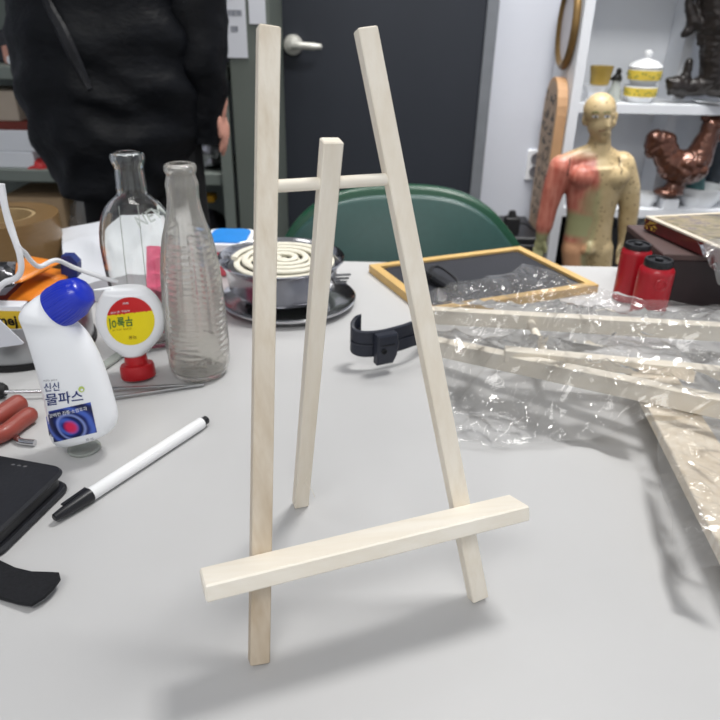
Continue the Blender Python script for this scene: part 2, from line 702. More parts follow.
b.done('ledge', WOODX, easel, angle=25)

# ================================================================== BAGGED EASEL + BAG
e2 = thing('display_easel', G(560, 350), 'flat folded pale wood easel wrapped inside the clear plastic bag', 'easel', 'small wooden easels')
BW, BH = .0125, .017
def leg2(p0, p1, z0, z1, ext0, ext1, w=BW, h=BH):
    A, B = G(*p0, z0), G(*p1, z1)
    d = (B - A)
    A, B = A - d.normalized() * ext0, B + d.normalized() * ext1
    dn = V3((0, 0, -h / 2))
    return A + dn, B + dn
ZL, ZR = .0295, .050
L1 = leg2((431, 308), (720, 324), ZL, ZR, .008, .10)
L2 = leg2((438, 339), (720, 397), ZL, ZR, .008, .10)
L3 = leg2((505, 348), (720, 368), ZL + .012, ZR - .012, 0, .07, BW, .012)
for A, B in (L1, L2):
    b = MB(); b.bar(A, B, BW, BH, bev=.0006); b.done('front_leg', WOODX, e2, angle=25)
b = MB(); b.bar(*L3, BW, .012, bev=.0006); b.done('rear_leg', WOODX, e2, angle=25)
def on(L, px):
    A, B = L
    lo, hi = 0., 1.
    for _ in range(30):
        mm = (lo + hi) / 2
        P = A.lerp(B, mm); q = P - CAM
        if 360 + F_PX * q.dot(RX) / q.dot(_w) < px: lo = mm
        else: hi = mm
    return A.lerp(B, lo)
b = MB(); b.tube([on(L1, 530), on(L2, 552)], .0042, seg=14); b.done('dowel', WOOD, e2)
zl = .029
E1, E2 = G(660, 430, zl), G(723, 552, zl)
d = (E2 - E1).normalized(); sd = V3((0, 0, 1)).cross(d).normalized()
if sd.x < 0: sd = -sd
b = MB(); b.bar(E1 - d * .13 + sd * .021 + V3((0, 0, -.005)), E2 + d * .02 + sd * .021 + V3((0, 0, -.005)), .042, .010, bev=.0008)
b.done('ledge', WOODB, e2, angle=25)

def seg_d(x, y, A, B):
    ax, ay, bx, by = A.x, A.y, B.x, B.y
    dx, dy = bx - ax, by - ay
    s = max(0, min(1, ((x - ax) * dx + (y - ay) * dy) / (dx * dx + dy * dy)))
    return math.hypot(x - ax - s * dx, y - ay - s * dy), A.z + (B.z - A.z) * s
def ridged(x, y, sc, seed):
    return 1 - abs(noise.noise(V3((x * sc, y * sc, seed)))) * 2
LED = (E1 - d * .13 + sd * .021, E2 + d * .02 + sd * .021)
def bag_h(x, y):
    z = .004
    for (A, B), hw in ((L1, BW / 2), (L2, BW / 2), (L3, BW / 2), (LED, .021)):
        dd, zz = seg_d(x, y, A, B)
        top = zz - T + (.0105 if hw < .01 else .008)
        fall = 1 if dd < hw + .002 else math.exp(-((dd - hw - .002) / .035) ** 2)
        z = max(z, top * fall)
    return z
PK = G(525, 288, .03); PK4 = G(580, 296, .03); PK2 = G(455, 300, .03); PK3 = G(655, 312, .03)
def bag_lift(x, y):
    s = 0
    for P, h, w in ((PK, .030, .026), (PK2, .016, .024), (PK3, .018, .05), (PK4, .016, .04)):
        s += h * math.exp(-((x - P.x) ** 2 + (y - P.y) ** 2) / (w * w))
    return s
FAR = crom([(V3((x, y, 0))) for x, y in ((428, 296), (450, 285), (478, 280), (503, 275), (525, 267), (552, 272), (588, 284), (625, 295), (665, 303), (720, 308), (790, 312))], 8)
def far_edge(u):
    x = 428 + (790 - 428) * u
    for p, q in zip(FAR[:-1], FAR[1:]):
        if p.x <= x <= q.x + 1e-6:
            y = p.y + (q.y - p.y) * (x - p.x) / max(1e-6, q.x - p.x)
            break
    else:
        y = FAR[-1].y
    return G(x, y, .030)
def bag_sheet(b, c4, nu, nv, seed, amp=1.0, frayed=.006, far=False):
    a, bb, c, dd = c4
    rows = []
    for j in range(nv + 1):
        row = []
        for i in range(nu + 1):
            u, w = i / nu, j / nv
            P = (a * (1 - u) + bb * u) * (1 - w) + ((far_edge(u) - V3((0, 0, .030))) if far else (dd * (1 - u) + c * u)) * w
            ed = min(u, w, 1 - w, 1 - u) * 10
            x = P.x + noise.noise(V3((P.x * 30, P.y * 30, seed))) * frayed * 2
            y = P.y + noise.noise(V3((P.x * 30, P.y * 30, seed + 9))) * frayed * 2
            z = bag_h(x, y) + (0 if far else bag_lift(x, y))
            k = min(1, ed + .25)
            if far:
                z = max(z, .030 * min(1, max(0, w - .66) / .26))
            r1 = max(0, ridged(x, y, 14, seed)) ** 5
            r2 = max(0, ridged(x * 1.3, y * .8, 30, seed + 3)) ** 6
            r3 = max(0, ridged(x, y * .7, 70, seed + 5)) ** 5
            q_ = V3((x * 26 + 3 * noise.noise(V3((x * 9, y * 9, seed))), y * 34, seed))
            dv_ = noise.voronoi(q_)[0]
            q2 = V3((x * 62 + 2 * noise.noise(V3((x * 20, y * 20, seed + 2))), y * 80, seed + 4))
            dw_ = noise.voronoi(q2)[0]
            z += amp * k * (.006 * r1 + .003 * r2 + .0075 * (dv_[0] - .2) + .0026 * (dw_[0] - .2))
            row.append(V3((x, y, T + max(.0012, z))))
        rows.append(b.verts(row))
    for j in range(nv):
        for i in range(nu):
            b.face((rows[j][i], rows[j][i + 1], rows[j + 1][i + 1], rows[j + 1][i]))
bag = MB()
cA, cB, cC, cD = G(446, 446), G(735, 436, .03), G(790, 303, .03), G(428, 281, .03)
cA.z = cB.z = cC.z = cD.z = T
cB2 = G(790, 425, .03)
bag_sheet(bag, (cA, cB2, cC, cD), 230, 170, 1.7, far=True)
f1, f2, f3, f4 = G(652, 430, .03), G(690, 540, .05), G(800, 560, .05), G(800, 420, .03)
bag_sheet(bag, (f1, f4, f3, f2), 50, 70, 5.1, .6, .003)
tag(bag.done('plastic_bag', FILM, None, angle=50, smooth=False), 'crumpled clear plastic bag holding the flat folded easel', 'bag')

# ================================================================== GLASS BOTTLES
def lathe_px(rows, Y, wall, seg=64, mod=None, flat=1.0, cx0=None):
    """rows: (py, centre px, half width px) from lip to base -> outer profile, plus a hollow inside"""
    base = W(rows[-1][1], rows[-1][0], Y)
    out = []
    for py, cx, hw in rows:
        P = W(cx, py, Y)
        out.append((M_(hw, P), P.z))
    return base, out
def smooth_prof(pr, n=5):
    pts = crom([(r, 0, z) for r, z in pr], n)
    return [(p.x, p.z) for p in pts]

# ribbed bottle
YR = .592 + .0
rows = [(163, 178, 12.5), (165, 178, 15.8), (170, 178.5, 16.2), (174, 179, 14.6), (178, 179.4, 15.2), (184, 180, 16.6), (190, 181, 16.2), (200, 183, 16.2), (212, 185, 18), (228, 187, 22), (245, 189.5, 25.5), (270, 192, 28.5), (300, 195.5, 29.8), (330, 198.5, 30.2), (352, 200.5, 30.2), (362, 202, 29.4), (369, 203, 26)]
base, prof = lathe_px(rows, YR, .003)
zb = T + .0005
pf = smooth_prof(prof, 7)
pf = [(r, z) for r, z in pf if z > zb + .004][::-1]
ztop = pf[-1][1]
def ribs(a, z):
    zz = z - T
    if .022 < zz < .150:
        panel = math.cos(4 * a + .9)
        k = max(0, min(1, (panel + .55) * 3))
        env = min(1, (zz - .022) / .006, (.150 - zz) / .006)
        mid = 1 if not (.075 < zz < .105) else .35
        bump = .028 * math.sin(zz * 2 * math.pi / .0058) * k * env * mid
        edge = .028 * math.exp(-((panel + .62) / .18) ** 2) * env
        return 1 + bump + edge
    return 1
fine = []
for (r0, z0), (r1, z1) in zip(pf[:-1], pf[1:]):
    n = max(1, int((z1 - z0) / .0012))
    for i in range(n):
        fine.append((r0 + (r1 - r0) * i / n, z0 + (z1 - z0) * i / n))
fine.append(pf[-1])
cx, cy = W(193.5, 300, YR).x, YR + M_(29, W(200, 365, YR)) * 0
gb = thing('glass_bottle', (cx, cy, T), 'old ribbed clear glass bottle with dirty residue at its base', 'bottle', 'empty glass bottles')
b = MB()
bot = [(.001, zb + .003), (fine[0][0] * .7, zb + .002), (fine[0][0] * .86, zb), (fine[0][0] * .97, zb + .002)]
outer = bot + fine
inner = [(max(.0045, r - .0028), z) for r, z in fine[::-1]]
inner = [(r, z) for r, z in inner if z > zb + .008] 
inner += [(inner[-1][0] * .8, zb + .0065), (.001, zb + .0075)]
nO = len(outer)
full = outer + inner
rings = []
for i, (r, z) in enumerate(full):
    mo = ribs if i < nO else None
    rings.append([V3((cx + r * (mo(2 * math.pi * k / 96, z) if mo else 1) * math.cos(2 * math.pi * k / 96), cy + r * (mo(2 * math.pi * k / 96, z) if mo else 1) * math.sin(2 * math.pi * k / 96), z)) for k in range(96)])
b.rings(rings)
b.done('bottle_glass', GLASS_OLD, gb, angle=60)
# residue lying on the inside bottom
b = MB()
for k in range(26):
    a = random.random() * 6.28; r = .004 + .014 * random.random()
    b.ell((cx + r * math.cos(a), cy + r * math.sin(a) - .002, zb + .0092), (.0028 * random.random() + .001, .002, .0009), seg=8)
o = b.done('residue', 'frame_brown', gb); tag(o, 'dark flakes of dried residue', kind='stuff')

# round-shouldered flask
YK = .655
rows = [(151.5, 126, 12.5), (153.5, 126.4, 16.2), (159, 127, 17), (164, 127.6, 15.4), (168, 128.2, 14.2), (175, 129.4, 14.4), (186, 131, 14.8), (193, 132, 15.4), (197, 132.6, 19), (203, 133.5, 25.5), (212, 134.8, 32), (225, 136.5, 36.5), (242, 138.5, 38.6), (262, 141, 37.8), (285, 144, 35.5), (310, 147, 32), (335, 151, 28), (348, 153, 25.5), (356, 154, 22)]
base, prof = lathe_px(rows, YK, .003)
pf = smooth_prof(prof, 6)[::-1]
pf = [(r, z) for r, z in pf if z > T + .004]
cx, cy = W(133.6, 203, YK).x, YK
gk = thing('glass_bottle', (cx, cy, T), 'smooth clear glass flask with round shoulders and a narrow lipped neck', 'bottle', 'empty glass bottles')
zn = W(130, 193, YK).z
def flatk(z):
    return .62 + .38 * max(0, min(1, (z - zn + .015) / .02))
outer = [(.001, T + .003), (pf[0][0] * .8, T + .0015), (pf[0][0] * .95, T + .0025)] + pf
inner = [(max(.004, r - .0026), z) for r, z in pf[::-1] if z > T + .007]
inner += [(inner[-1][0] * .8, T + .0058), (.001, T + .0066)]
b = MB()
b.rings([[V3((cx + r * math.cos(2 * math.pi * k / 72), cy + r * flatk(z) * math.sin(2 * math.pi * k / 72), z)) for k in range(72)] for r, z in outer + inner])
fl = b.done('bottle_glass', GLASS_CLEAR, gk, angle=60)
wr = Wrap(fl, .0004)
b = MB()
vs, fs = text_mesh('NEW', 20, .3)
ca, sa = math.cos(R(-28)), math.sin(R(-28))
wrapped(b, wr, vs, fs, lambda p: (152 + p.x * .75 * ca + -p.y * -sa * .9, 216 + p.x * .75 * sa - p.y * ca * .9))
tag(b.done('embossed_lettering', 'pale_glass', gk), 'raised letters on the shoulder')
b = MB()
for x0 in (-18, 3):
    b.tube([wr.at(135 + x0 * .9 + (y - 205) * .11, y) for y in range(206, 332, 9)], .0004, seg=6)
b.done('mould_seam', 'pale_glass', gk)

# ================================================================== LINIMENT BOTTLE (white, blue slanted cap)
YM = .452
mroot = thing('liniment_bottle', G(86, 445), 'white liniment bottle with a slanted neck, blue cap and navy print', 'bottle')
secs = [((57, 441), (113, 428), .60), ((53, 436), (116, 424), .62), ((50, 425), (116.5, 414), .62), ((47, 405), (112.5, 397), .62), ((42.5, 385), (106, 376), .62), ((37, 365), (97.5, 354), .62), ((31, 345), (87.5, 336), .64), ((26, 330), (79, 327), .68), ((22.5, 320), (74, 322.5), .76), ((21, 313), (71, 318.5), .86), ((25, 306), (69.5, 314), .96), ((33, 299), (69, 311), 1.0), ((42, 293.5), (69.5, 308), 1.0), ((47, 291), (70.5, 307), 1.0)]
def px_sections(secs, Y, seg=40, power=2.0):
    rings = []
    for l, r, fl in secs:
        A, B = W(*l, Y), W(*r, Y)
        c = (A + B) / 2; h = (B - A) / 2; a = h.length
        ring = []
        for k in range(seg):
            t = 2 * math.pi * k / seg
            ct, st = math.cos(t), math.sin(t)
            ring.append(c + h * (abs(ct) ** (2 / power) * (1 if ct > 0 else -1)) + V3((0, 1, 0)) * (a * fl * abs(st) ** (2 / power) * (1 if st > 0 else -1)))
        rings.append(ring)
    return rings
def dense_rows(rows, n=5):
    return [(p.x, p.y, p.z) for p in crom(rows, n)]
def dense(secs, n=5):
    A = crom([(l[0], l[1], f) for l, r, f in secs], n); B = crom([(r[0], r[1], f) for l, r, f in secs], n)
    return [((p.x, p.y), (q.x, q.y), p.z) for p, q in zip(A, B)]
b = MB(); b.rings(px_sections(dense(secs), YM, 48, 2.3))
mb = b.done('body', 'white_plastic', mroot, angle=60)
capA, capB = (W(45.5, 288, YM) + W(70, 325 - 2, YM)) / 2, None
cl, cr = W(45, 290, YM), W(70.5, 325, YM)
tl, tr = W(70, 277.5, YM), W(96.5, 304, YM)
c0, c1 = (cl + cr) / 2, (tl + tr) / 2
r0, r1 = (cr - cl).length / 2, (tr - tl).length / 2
ax = (c1 - c0); Lc = ax.length
n_ = 44
b = MB()
b.lathe([(r0 * .80, .001), (r0, 0), (r0 * 1.01, Lc * .12), (r0 * .98, Lc * .6), (r1 * 1.0, Lc * .85), (r1 * .90, Lc * 1.0), (r1 * .66, Lc * 1.1), (r1 * .3, Lc * 1.14), (.0005, Lc * 1.15)], c0 - ax.normalized() * .0005, seg=176, axis=ax, mod=lambda a, z: 1 + (.016 * (1 if math.sin(a * n_) > 0 else -1) if Lc * .1 < z < Lc * .8 else 0))
b.done('cap', 'blue_cap', mroot, angle=40)
wr = Wrap(mb, .00035)
lab = MB(); vs, fs = grid_quad(((45.5, 412), (90.5, 402), (97, 432), (51, 443)), 14, 12)
wrapped(lab, wr, vs, fs, lambda p: (p.x, p.y))
s = NT('liniment_picture')
def lab_mat():
    tc = s.n('ShaderNodeTexCoord'); mp = s.n('ShaderNodeMapping'); mp.inputs['Scale'].default_value = (1, 0, 1)
    s.l(tc.outputs['Object'], mp.inputs['Vector'])
    def circ(cx, cz):
        v = s.n('ShaderNodeVectorMath', operation='DISTANCE'); v.inputs[1].default_value = (cx, 0, cz); s.l(mp.outputs[0], v.inputs[0]); return v.outputs['Value']
    w = s.n('ShaderNodeTexWave', wave_type='RINGS', rings_direction='SPHERICAL'); w.inputs['Scale'].default_value = 26; w.inputs['Distortion'].default_value = 5
    s.l(mp.outputs[0], w.inputs['Vector'])
    base = s.ramp(w.outputs['Fac'], [(.1, lin((16, 24, 72))), (.6, lin((30, 46, 122))), (.98, lin((74, 104, 196)))])
    d1 = circ(.003, .001)
    mr = s.n('ShaderNodeMapRange'); mr.inputs['From Max'].default_value = .03; s.l(d1, mr.inputs['Value'])
    ring = s.ramp(mr.outputs[0], [(0, (1, 1, 1)), (.12, (.9, .9, .9)), (.22, (0, 0, 0))])
    c = s.mix(ring, base, lin((226, 46, 92)))
    ring2 = s.ramp(mr.outputs[0], [(.30, (0, 0, 0)), (.36, (.8, .8, .8)), (.42, (0, 0, 0))])
    c = s.mix(ring2, c, lin((150, 168, 236)))
    s.l(c, s.b.inputs['Base Color']); s.b.inputs['Roughness'].default_value = .4
lab_mat()
lb = lab.done('picture_label', s.m, mroot)
tag(lb, 'navy picture panel with a glowing red spot')
wr2 = Wrap(mb, .0006)
def textpx(par, name, body, m, cx, cy, w, h, rot, bold=.02, flip=False, wrap=None):
    vs, fs = text_mesh(body, 1, bold)
    xs = [v.x for v in vs]; ys = [v.y for v in vs]
    sx, sy = w / (max(xs) - min(xs)), h / (max(ys) - min(ys))
    mx, my = (max(xs) + min(xs)) / 2, (max(ys) + min(ys)) / 2
    c, sn = math.cos(R(rot)), math.sin(R(rot))
    b = MB()
    def fn(p):
        x, y = (p.x - mx) * sx, -(p.y - my) * sy
        if flip: x, y = -x, -y
        return cx + x * c - y * sn, cy + x * sn + y * c
    wrapped(b, wrap or wr2, vs, fs, fn)
    return b.done(name, m, par, smooth=False)
textpx(mroot, 'lettering', '신신', 'label_navy', 52, 386.5, 15, 8.5, -5, .004)
textpx(mroot, 'lettering', '물파스', 'label_navy', 64.5, 397.5, 37, 12, -7, .010)
textpx(mroot, 'lettering', '바르는 물파스', 'label_grey', 51, 380, 14, 1.8, -4, 0)
textpx(mroot, 'lettering', '85 mL', 'label_grey', 90, 438.5, 8, 2.2, -12, 0)
textpx(lb, 'lettering', '강력한 진통·소염효과', 'label_white', 68.5, 411.8, 38, 4, -12.5, .006, wrap=Wrap(mb, .0008))
b = MB(); vs, fs = disc_mesh(3.0, 20, 3)
wrapped(b, wr2, vs, fs, lambda p: (81.5 + p.x, 389 + p.y)); b.done('leaf_mark', 'label_lime', mroot)
b = MB(); vs, fs = disc_mesh(1.3, 16, 2)
wrapped(b, Wrap(mb, .0008), vs, fs, lambda p: (82 + p.x, 389.5 + p.y)); b.done('leaf_centre', 'label_white', mroot)

# clear disc poking out under the bottle
p = G(84, 447, .002)
b = MB(); b.lathe([(.0115, 0), (.013, .0006), (.013, .0018), (.0115, .0022), (.0105, .0016)], (p.x, p.y, T), seg=40)
tag(b.done('plastic_disc', 'pale_glass'), 'small clear plastic disc peeking out beneath the white liniment bottle', 'disc')

# ================================================================== BITE LOTION BOTTLE (upside down on red cap)
YG = .583
groot = thing('lotion_bottle', G(139, 377), 'round flat white bottle standing upside down on its red cap', 'bottle')
secs = []
outl = [(353.5, 124.5, 145.5), (349, 117, 150), (345, 110.5, 154.5), (340, 105.5, 158.7), (333, 100.5, 163), (325, 97, 165.2), (316, 96, 165), (307, 96.8, 162.6), (299, 99, 157.8), (294, 101.5, 153.2), (290, 104, 148.5), (288.3, 106, 145.5), (287.6, 109, 142)]
for y, l, r in dense_rows(outl):
    hw = (r - l) / 2
    secs.append(((l, y + .5), (r, y - .5), min(.95, (12.5 if y > 292 else 11.5 - (292 - y) * .4) / hw)))
b = MB(); b.rings(px_sections(secs, YG, 48, 2.2))
gbd = b.done('body', 'white_plastic', groot, angle=60)
b = MB()
A = W(97, 288.5, YG)
b.rings([[W(94, 290, YG) + V3((0, y, z)) for y, z in ((-.0008, 0), (0, .0008), (.0008, 0), (0, -.0008))], [W(112, 287.5, YG) + V3((0, y, z)) for y, z in ((-.004, 0), (0, .001), (.004, 0), (0, -.004))]])
b.done('moulded_tab', 'white_plastic', groot)
pn = W(135, 353, YG); pc = W(138, 364, YG); pb = G(139, 377)
ax = (pc - pb); 
rn, rc = M_(11, pn), M_(16.6, pb)
base = V3((pb.x, pb.y, T + .0003))
axv = (pn - base)
Lx = axv.length
hcap = Lx * .56
b = MB()
b.lathe([(rc * .88, 0), (rc * .97, .0006), (rc, .002), (rc, hcap * .8), (rc * .93, hcap), (rn * 1.02, hcap + .0003), (rn * 1.0, Lx * .8), (rn * .96, Lx * .97), (rn * .8, Lx * 1.03)], base, seg=120, axis=axv, mod=lambda a, z: 1 + (.012 if z < hcap * .8 and math.sin(a * 30) > 0 else 0))
b.done('cap', 'red_cap', groot, angle=45)
wr = Wrap(gbd, .0004)
vs, fs = disc_mesh(24, 48, 8)
b = MB()
vv = b.verts([wr.at(130.6 + p.x, 321 + p.y) for p in vs])
for f in fs:
    c = sum((vs[i] for i in f), V3()) / len(f)
    top = (c.y + 8.5) < -(c.x) * .11 - .0
    b.face([vv[i] for i in f], 1 if top else 0)
lb = b.done('round_label', ['label_yellow', 'label_red'], groot); tag(lb, 'round yellow and red label')
w2, w3 = Wrap(gbd, .0007), Wrap(gbd, .0010)
# crisp dividing line between the red and yellow halves
b = MB(); pts = []
vs, fs = [], []
N = 24
for i in range(N + 1):
    x = -22.6 + 45.0 * i / N
    vs += [V3((x, -8.3 - x * .11 - 3.2, 0)), V3((x, -8.3 - x * .11, 0))]
for i in range(N):
    fs.append((2 * i, 2 * i + 1, 2 * i + 3, 2 * i + 2))
for j, q in enumerate(vs):
    r_ = math.hypot(q.x, q.y)
    if r_ > 23.8: vs[j] = q * (23.8 / r_)
wrapped(b, w2, vs, fs, lambda p: (130.6 + p.x, 321 + p.y)); b.done('label_band', 'label_red', lb)
textpx(lb, 'lettering', '무놀이', 'label_green', 121.5, 322, 23, 10.5, -7, .012, True, w3)
textpx(lb, 'lettering', '바르는 모기약', 'label_white', 120.5, 311.3, 19, 2.2, -7, .01, True, w3)
textpx(lb, 'lettering', '쏘인데 쓰는 약', 'label_brown', 122.5, 329, 19, 1.8, -7, 0, True, w3)
textpx(lb, 'lettering', '외용', 'label_brown', 133, 337, 8, 3.5, -4, 0, True, w3)
textpx(lb, 'lettering', '일반', 'label_white', 126, 303, 6, 2, -4, .02, True, w3)

# ================================================================== MOSQUITO COIL DISH
TC = V3((-.0905, .778, T))
tray = MB()
tray.lathe([(.001, .0012), (.056, .0012), (.062, .003), (.0755, .006), (.081, .0105), (.0825, .0115), (.0838, .0105), (.0835, .0088), (.079, .005), (.070, .0015), (.05, 0), (.001, 0)], TC, seg=96)
tag(tray.done('metal_tray', 'steel', origin=TC), 'shiny round steel tray under the mosquito coil dish', 'tray')
z1 = .0125
dish = MB()
TR = TC.copy()
TC = V3((-.0985, .785, T))
zr = .058
zf = .0018
dish.lathe([(.001, zf + .003), (.046, zf + .003), (.050, zf + .004), (.056, .013), (.066, .024), (.0685, zr - .012), (.0750, zr - .003), (.0775, zr - .0002), (.0768, zr + .0012), (.0750, zr), (.0675, zr - .010), (.0645, .026), (.053, .016), (.048, zf + .0062), (.001, zf + .0062)], TC, seg=96)
dsh = thing('coil_dish', TC + V3((0, 0, zf)), 'polished steel dish with a wide rim holding mosquito coils', 'dish')
dish.done('dish_body', 'steel', dsh, angle=40)
pl = MB(); pl.lathe([(.001, zr - .012), (.064, zr - .012), (.0655, zr - .010), (.064, zr - .009), (.001, zr - .009)], TC, seg=48)
tag(pl.done('inner_plate', 'satin_steel', dsh), 'flat perforated plate')
def coil(zc, rot, name_label, rmax=.063, off=(0, 0)):
    b = MB(); rr = []
    N = 200
    turns = 4.1
    pts = []
    for i in range(N + 1):
        a = turns * 2 * math.pi * i / N
        r = .006 + (rmax - .006) * i / N
        pts.append(TC + V3((off[0] + r * math.cos(a + rot), off[1] + r * math.sin(a + rot), zc)))
    b.tube(pts, .0040, seg=10, flat=(.62, 1.0))
    tag(b.done('mosquito_coil', 'coil_cream'), name_label, 'mosquito coil', 'mosquito coils in the dish')
coil(zr - .0062, .4, 'cream spiral mosquito coil lying underneath, flat on the dish plate')
coil(zr - .0010, 2.6, 'cream spiral mosquito coil on top of the other coil', .060, (.003, -.002))
# stand strips at the right of the dish
p = G(343, 280, .03)
b = MB()
for k in range(3):
    q = W(336, 276 + 3.5 * k, .79); r = W(351 - 2 * k, 274.5 + 3.6 * k, .79)
    b.bar(q - V3((.012, 0, 0)), r, .006, .0012, bev=.0003)
tag(b.done('coil_stand', 'satin_steel', dsh), 'thin stacked tin coil stand strips')

# blue lidded box behind
p0 = W(205, 256, .885); p1 = W(252, 256, .885)
bx = thing('food_box', ((p0.x + p1.x) / 2, .90, T), 'blue lidded pink plastic box behind the mosquito coil dish', 'box')
zt = W(230, 243, .865).z
def rrect(x0, y0, x1, y1, r, n=5):
    P = []
    for (cx, cy, a0) in ((x1 - r, y1 - r, 0), (x0 + r, y1 - r, 90), (x0 + r, y0 + r, 180), (x1 - r, y0 + r, 270)):
        for k in range(n + 1):
            a = R(a0 + 90 * k / n)
            P.append((cx + r * math.cos(a), cy + r * math.sin(a)))
    return P
X0b, X1b = p0.x, p1.x
b = MB(); b.slab(rrect(X0b + .004, .868, X1b - .004, .936, .012), T, zt - .012, .002); b.done('tub', 'box_pink', bx)
b = MB(); b.slab(rrect(X0b, .864, X1b, .940, .014), zt - .013, zt - .002, .001); b.done('lid_rim', 'white_plastic', bx)
b = MB(); b.slab(rrect(X0b + .006, .870, X1b - .006, .934, .012), zt - .002, zt, .0008); b.done('lid', 'box_blue', bx)

# ================================================================== PEN
A, B = G(54, 519, .005), G(207, 420, .005)
A.z = B.z = T + .0057
v = (B - A); L = v.length
pen = thing('marker_pen', (A + B) / 2 - V3((0, 0, .005)), 'white capped pen lying diagonally on the bare table', 'pen')
pp = lambda s: A + v * s
b = MB(); b.tube([pp(.19), pp(.195), pp(.6), pp(.955), pp(.96)], [.0046, .0051, .0052, .0051, .0044], seg=24); b.done('barrel', 'white_pen', pen)
b = MB(); b.tube([pp(0), pp(.004), pp(.05), pp(.17), pp(.2)], [.0020, .0028, .0038, .0053, .0054], seg=24); b.bar(pp(.06) + V3((-.0022, .0015, .0040)), pp(.195) + V3((-.0022, .0015, .0052)), .0025, .001)
cp = b.done('cap', 'black_plastic', pen)
b = MB(); b.tube([pp(.955), pp(.965), pp(.995), pp(1.0)], [.0042, .0037, .0037, .003], seg=20); b.done('end_plug', 'black_plastic', pen)

# ================================================================== PHONE WALLET + STRAP
zt = .019
C0 = G(67, 467, zt); C1 = G(0, 455, zt); C2 = G(3, 528, zt)
a = (C1 - C0); a.z = 0; a.normalize()
bb = (C2 - C0); bb.z = 0; bb = (bb - a * bb.dot(a)).normalized()
w_, l_2 = .155, .080
if (C2 - C0).length: pass
wal = thing('phone_wallet', C0 + a * .07 + bb * .04 - V3((0, 0, zt)), 'black leather folding phone case lying beside the pen cap', 'phone case')
def wl(x, y): q = C0 + a * x + bb * y; return (q.x, q.y)
def rr2(x0, y0, x1, y1, r):
    return [wl(*p) for p in rrect(x0, y0, x1, y1, r)]
b = MB(); b.slab(rr2(0, 0, w_, l_2, .009), T + .0145, T + zt, .0018); cov = b.done('front_cover', 'black_leather', wal)
b = MB(); b.slab(rr2(.003, .003, w_ - .003, l_2 - .003, .008), T + .0055, T + .0145, .0008); b.done('phone', 'black_plastic', wal)
b = MB(); b.slab(rr2(-.001, .0, w_, l_2 + .0, .009), T, T + .0055, .0018); b.done('back_cover', 'black_leather', wal)
b = MB()
for k in range(3):
    q = G(13 + 6 * k, 464.5 + .9 * k, zt)
    b.ell((q.x, q.y, T + zt), (.0016, .0010, .0003), seg=10)
tag(b.done('embossed_dots', 'felt_edge', cov), 'row of three small pressed dots')
pts = [(-25, 548), (0, 560), (15, 567), (32, 571), (50, 571.5), (59, 572), (60, 577), (53, 587), (44, 596), (31, 604), (18, 602), (0, 597), (-25, 588)]
b = MB()
P = []
for x, y in pts:
    h = .004 + .005 * max(0, (x - 10) / 50)
    P.append((G(x, y, h), h))
top = [q for q, h in P]
b.rings([[q - V3((0, 0, .0028)) for q in top], [q - V3((0, 0, .0022)) for q in top]], mi=1)
b.rings([[q - V3((0, 0, .0022)) for q in top], [q - V3((0, 0, .0004)) for q in top], [(q * .97 + (sum(top, V3()) / len(top)) * .03) for q in top]], mi=0)
tag(b.done('fabric_strap', ['black_felt', 'felt_edge'], angle=40), 'black felt strap end curling up from the table in front of the phone case', 'strap')

# ================================================================== LEFT TOOLS
def handle(p0, p1, r0, r1, z):
    A, B = G(*p0, z), G(*p1, z)
    A.z = B.z = T + z
    pts = [A.lerp(B, k / 10) for k in range(11)]
    rs = [r0 + (r1 - r0) * k / 10 for k in range(10)] + [r1 * .55]
    return pts, rs
pli = thing('pliers', G(8, 420), 'red handled pliers lying at the table edge beside the white bottle', 'pliers')
def grip(pxs, r, z):
    P = [G(*q, z) for q in pxs]
    pts = crom(P, 5)
    n = len(pts)
    b = MB(); b.tube(pts, [r * (.55 if k == 0 else (.88 if k == 1 else 1.0 - .12 * k / n)) for k in range(n)], seg=18)
    return b.done('handle', 'plier_red', pli)
grip([(23, 401), (12, 408), (-8, 420), (-34, 426), (-66, 424)], .0090, .0098)
grip([(34, 412), (22, 420), (2, 434), (-24, 439), (-66, 432)], .0076, .0082)
A, B = G(-66, 428, .008), G(-118, 424, .008)
b = MB(); b.bar(A, B, .02, .009, bev=.002); b.done('jaw', 'satin_steel', pli)
pth = [G(-14, 428, .003), G(6, 428, .003), G(13, 434, .003), G(20, 441, .003), G(35, 443, .003)]
b = MB(); b.tube(crom(pth, 6), .0028, seg=12)
tag(b.done('steel_hook', 'steel'), 'bent shiny steel hook lying in front of the red pliers', 'hook')
scr = thing('screwdriver', G(5, 392), 'thin steel screwdriver with a black handle behind the red pliers', 'screwdriver')
b = MB(); A, B = G(-40, 390, .008), G(6, 390.5, .008); b.tube([A, A.lerp(B, .2), A.lerp(B, .9), B], [.006, .008, .0075, .005], seg=16); b.done('handle', 'black_rubber', scr)
b = MB(); b.tube([G(5, 392, .008), G(70, 391, .006)], .0018, seg=12); b.done('shaft', 'steel', scr)
tw = MB()
tip = G(204, 384, .003)
tw.bar(G(64, 391, .004), tip, .0035, .0016, bev=.0003); tw.bar(G(72, 403, .003), tip, .0035, .0016, bev=.0003)
tag(tw.done('tweezers', 'satin_steel'), 'long slim steel tweezers pointing right below the red cap', 'tweezers')
b = MB(); b.bar(G(93, 374, .003), G(131, 346, .003), .010, .004, bev=.001)
tag(b.done('plastic_strip', 'pale_glass'), 'translucent plastic strip lying behind the upside-down bottle', 'strip')

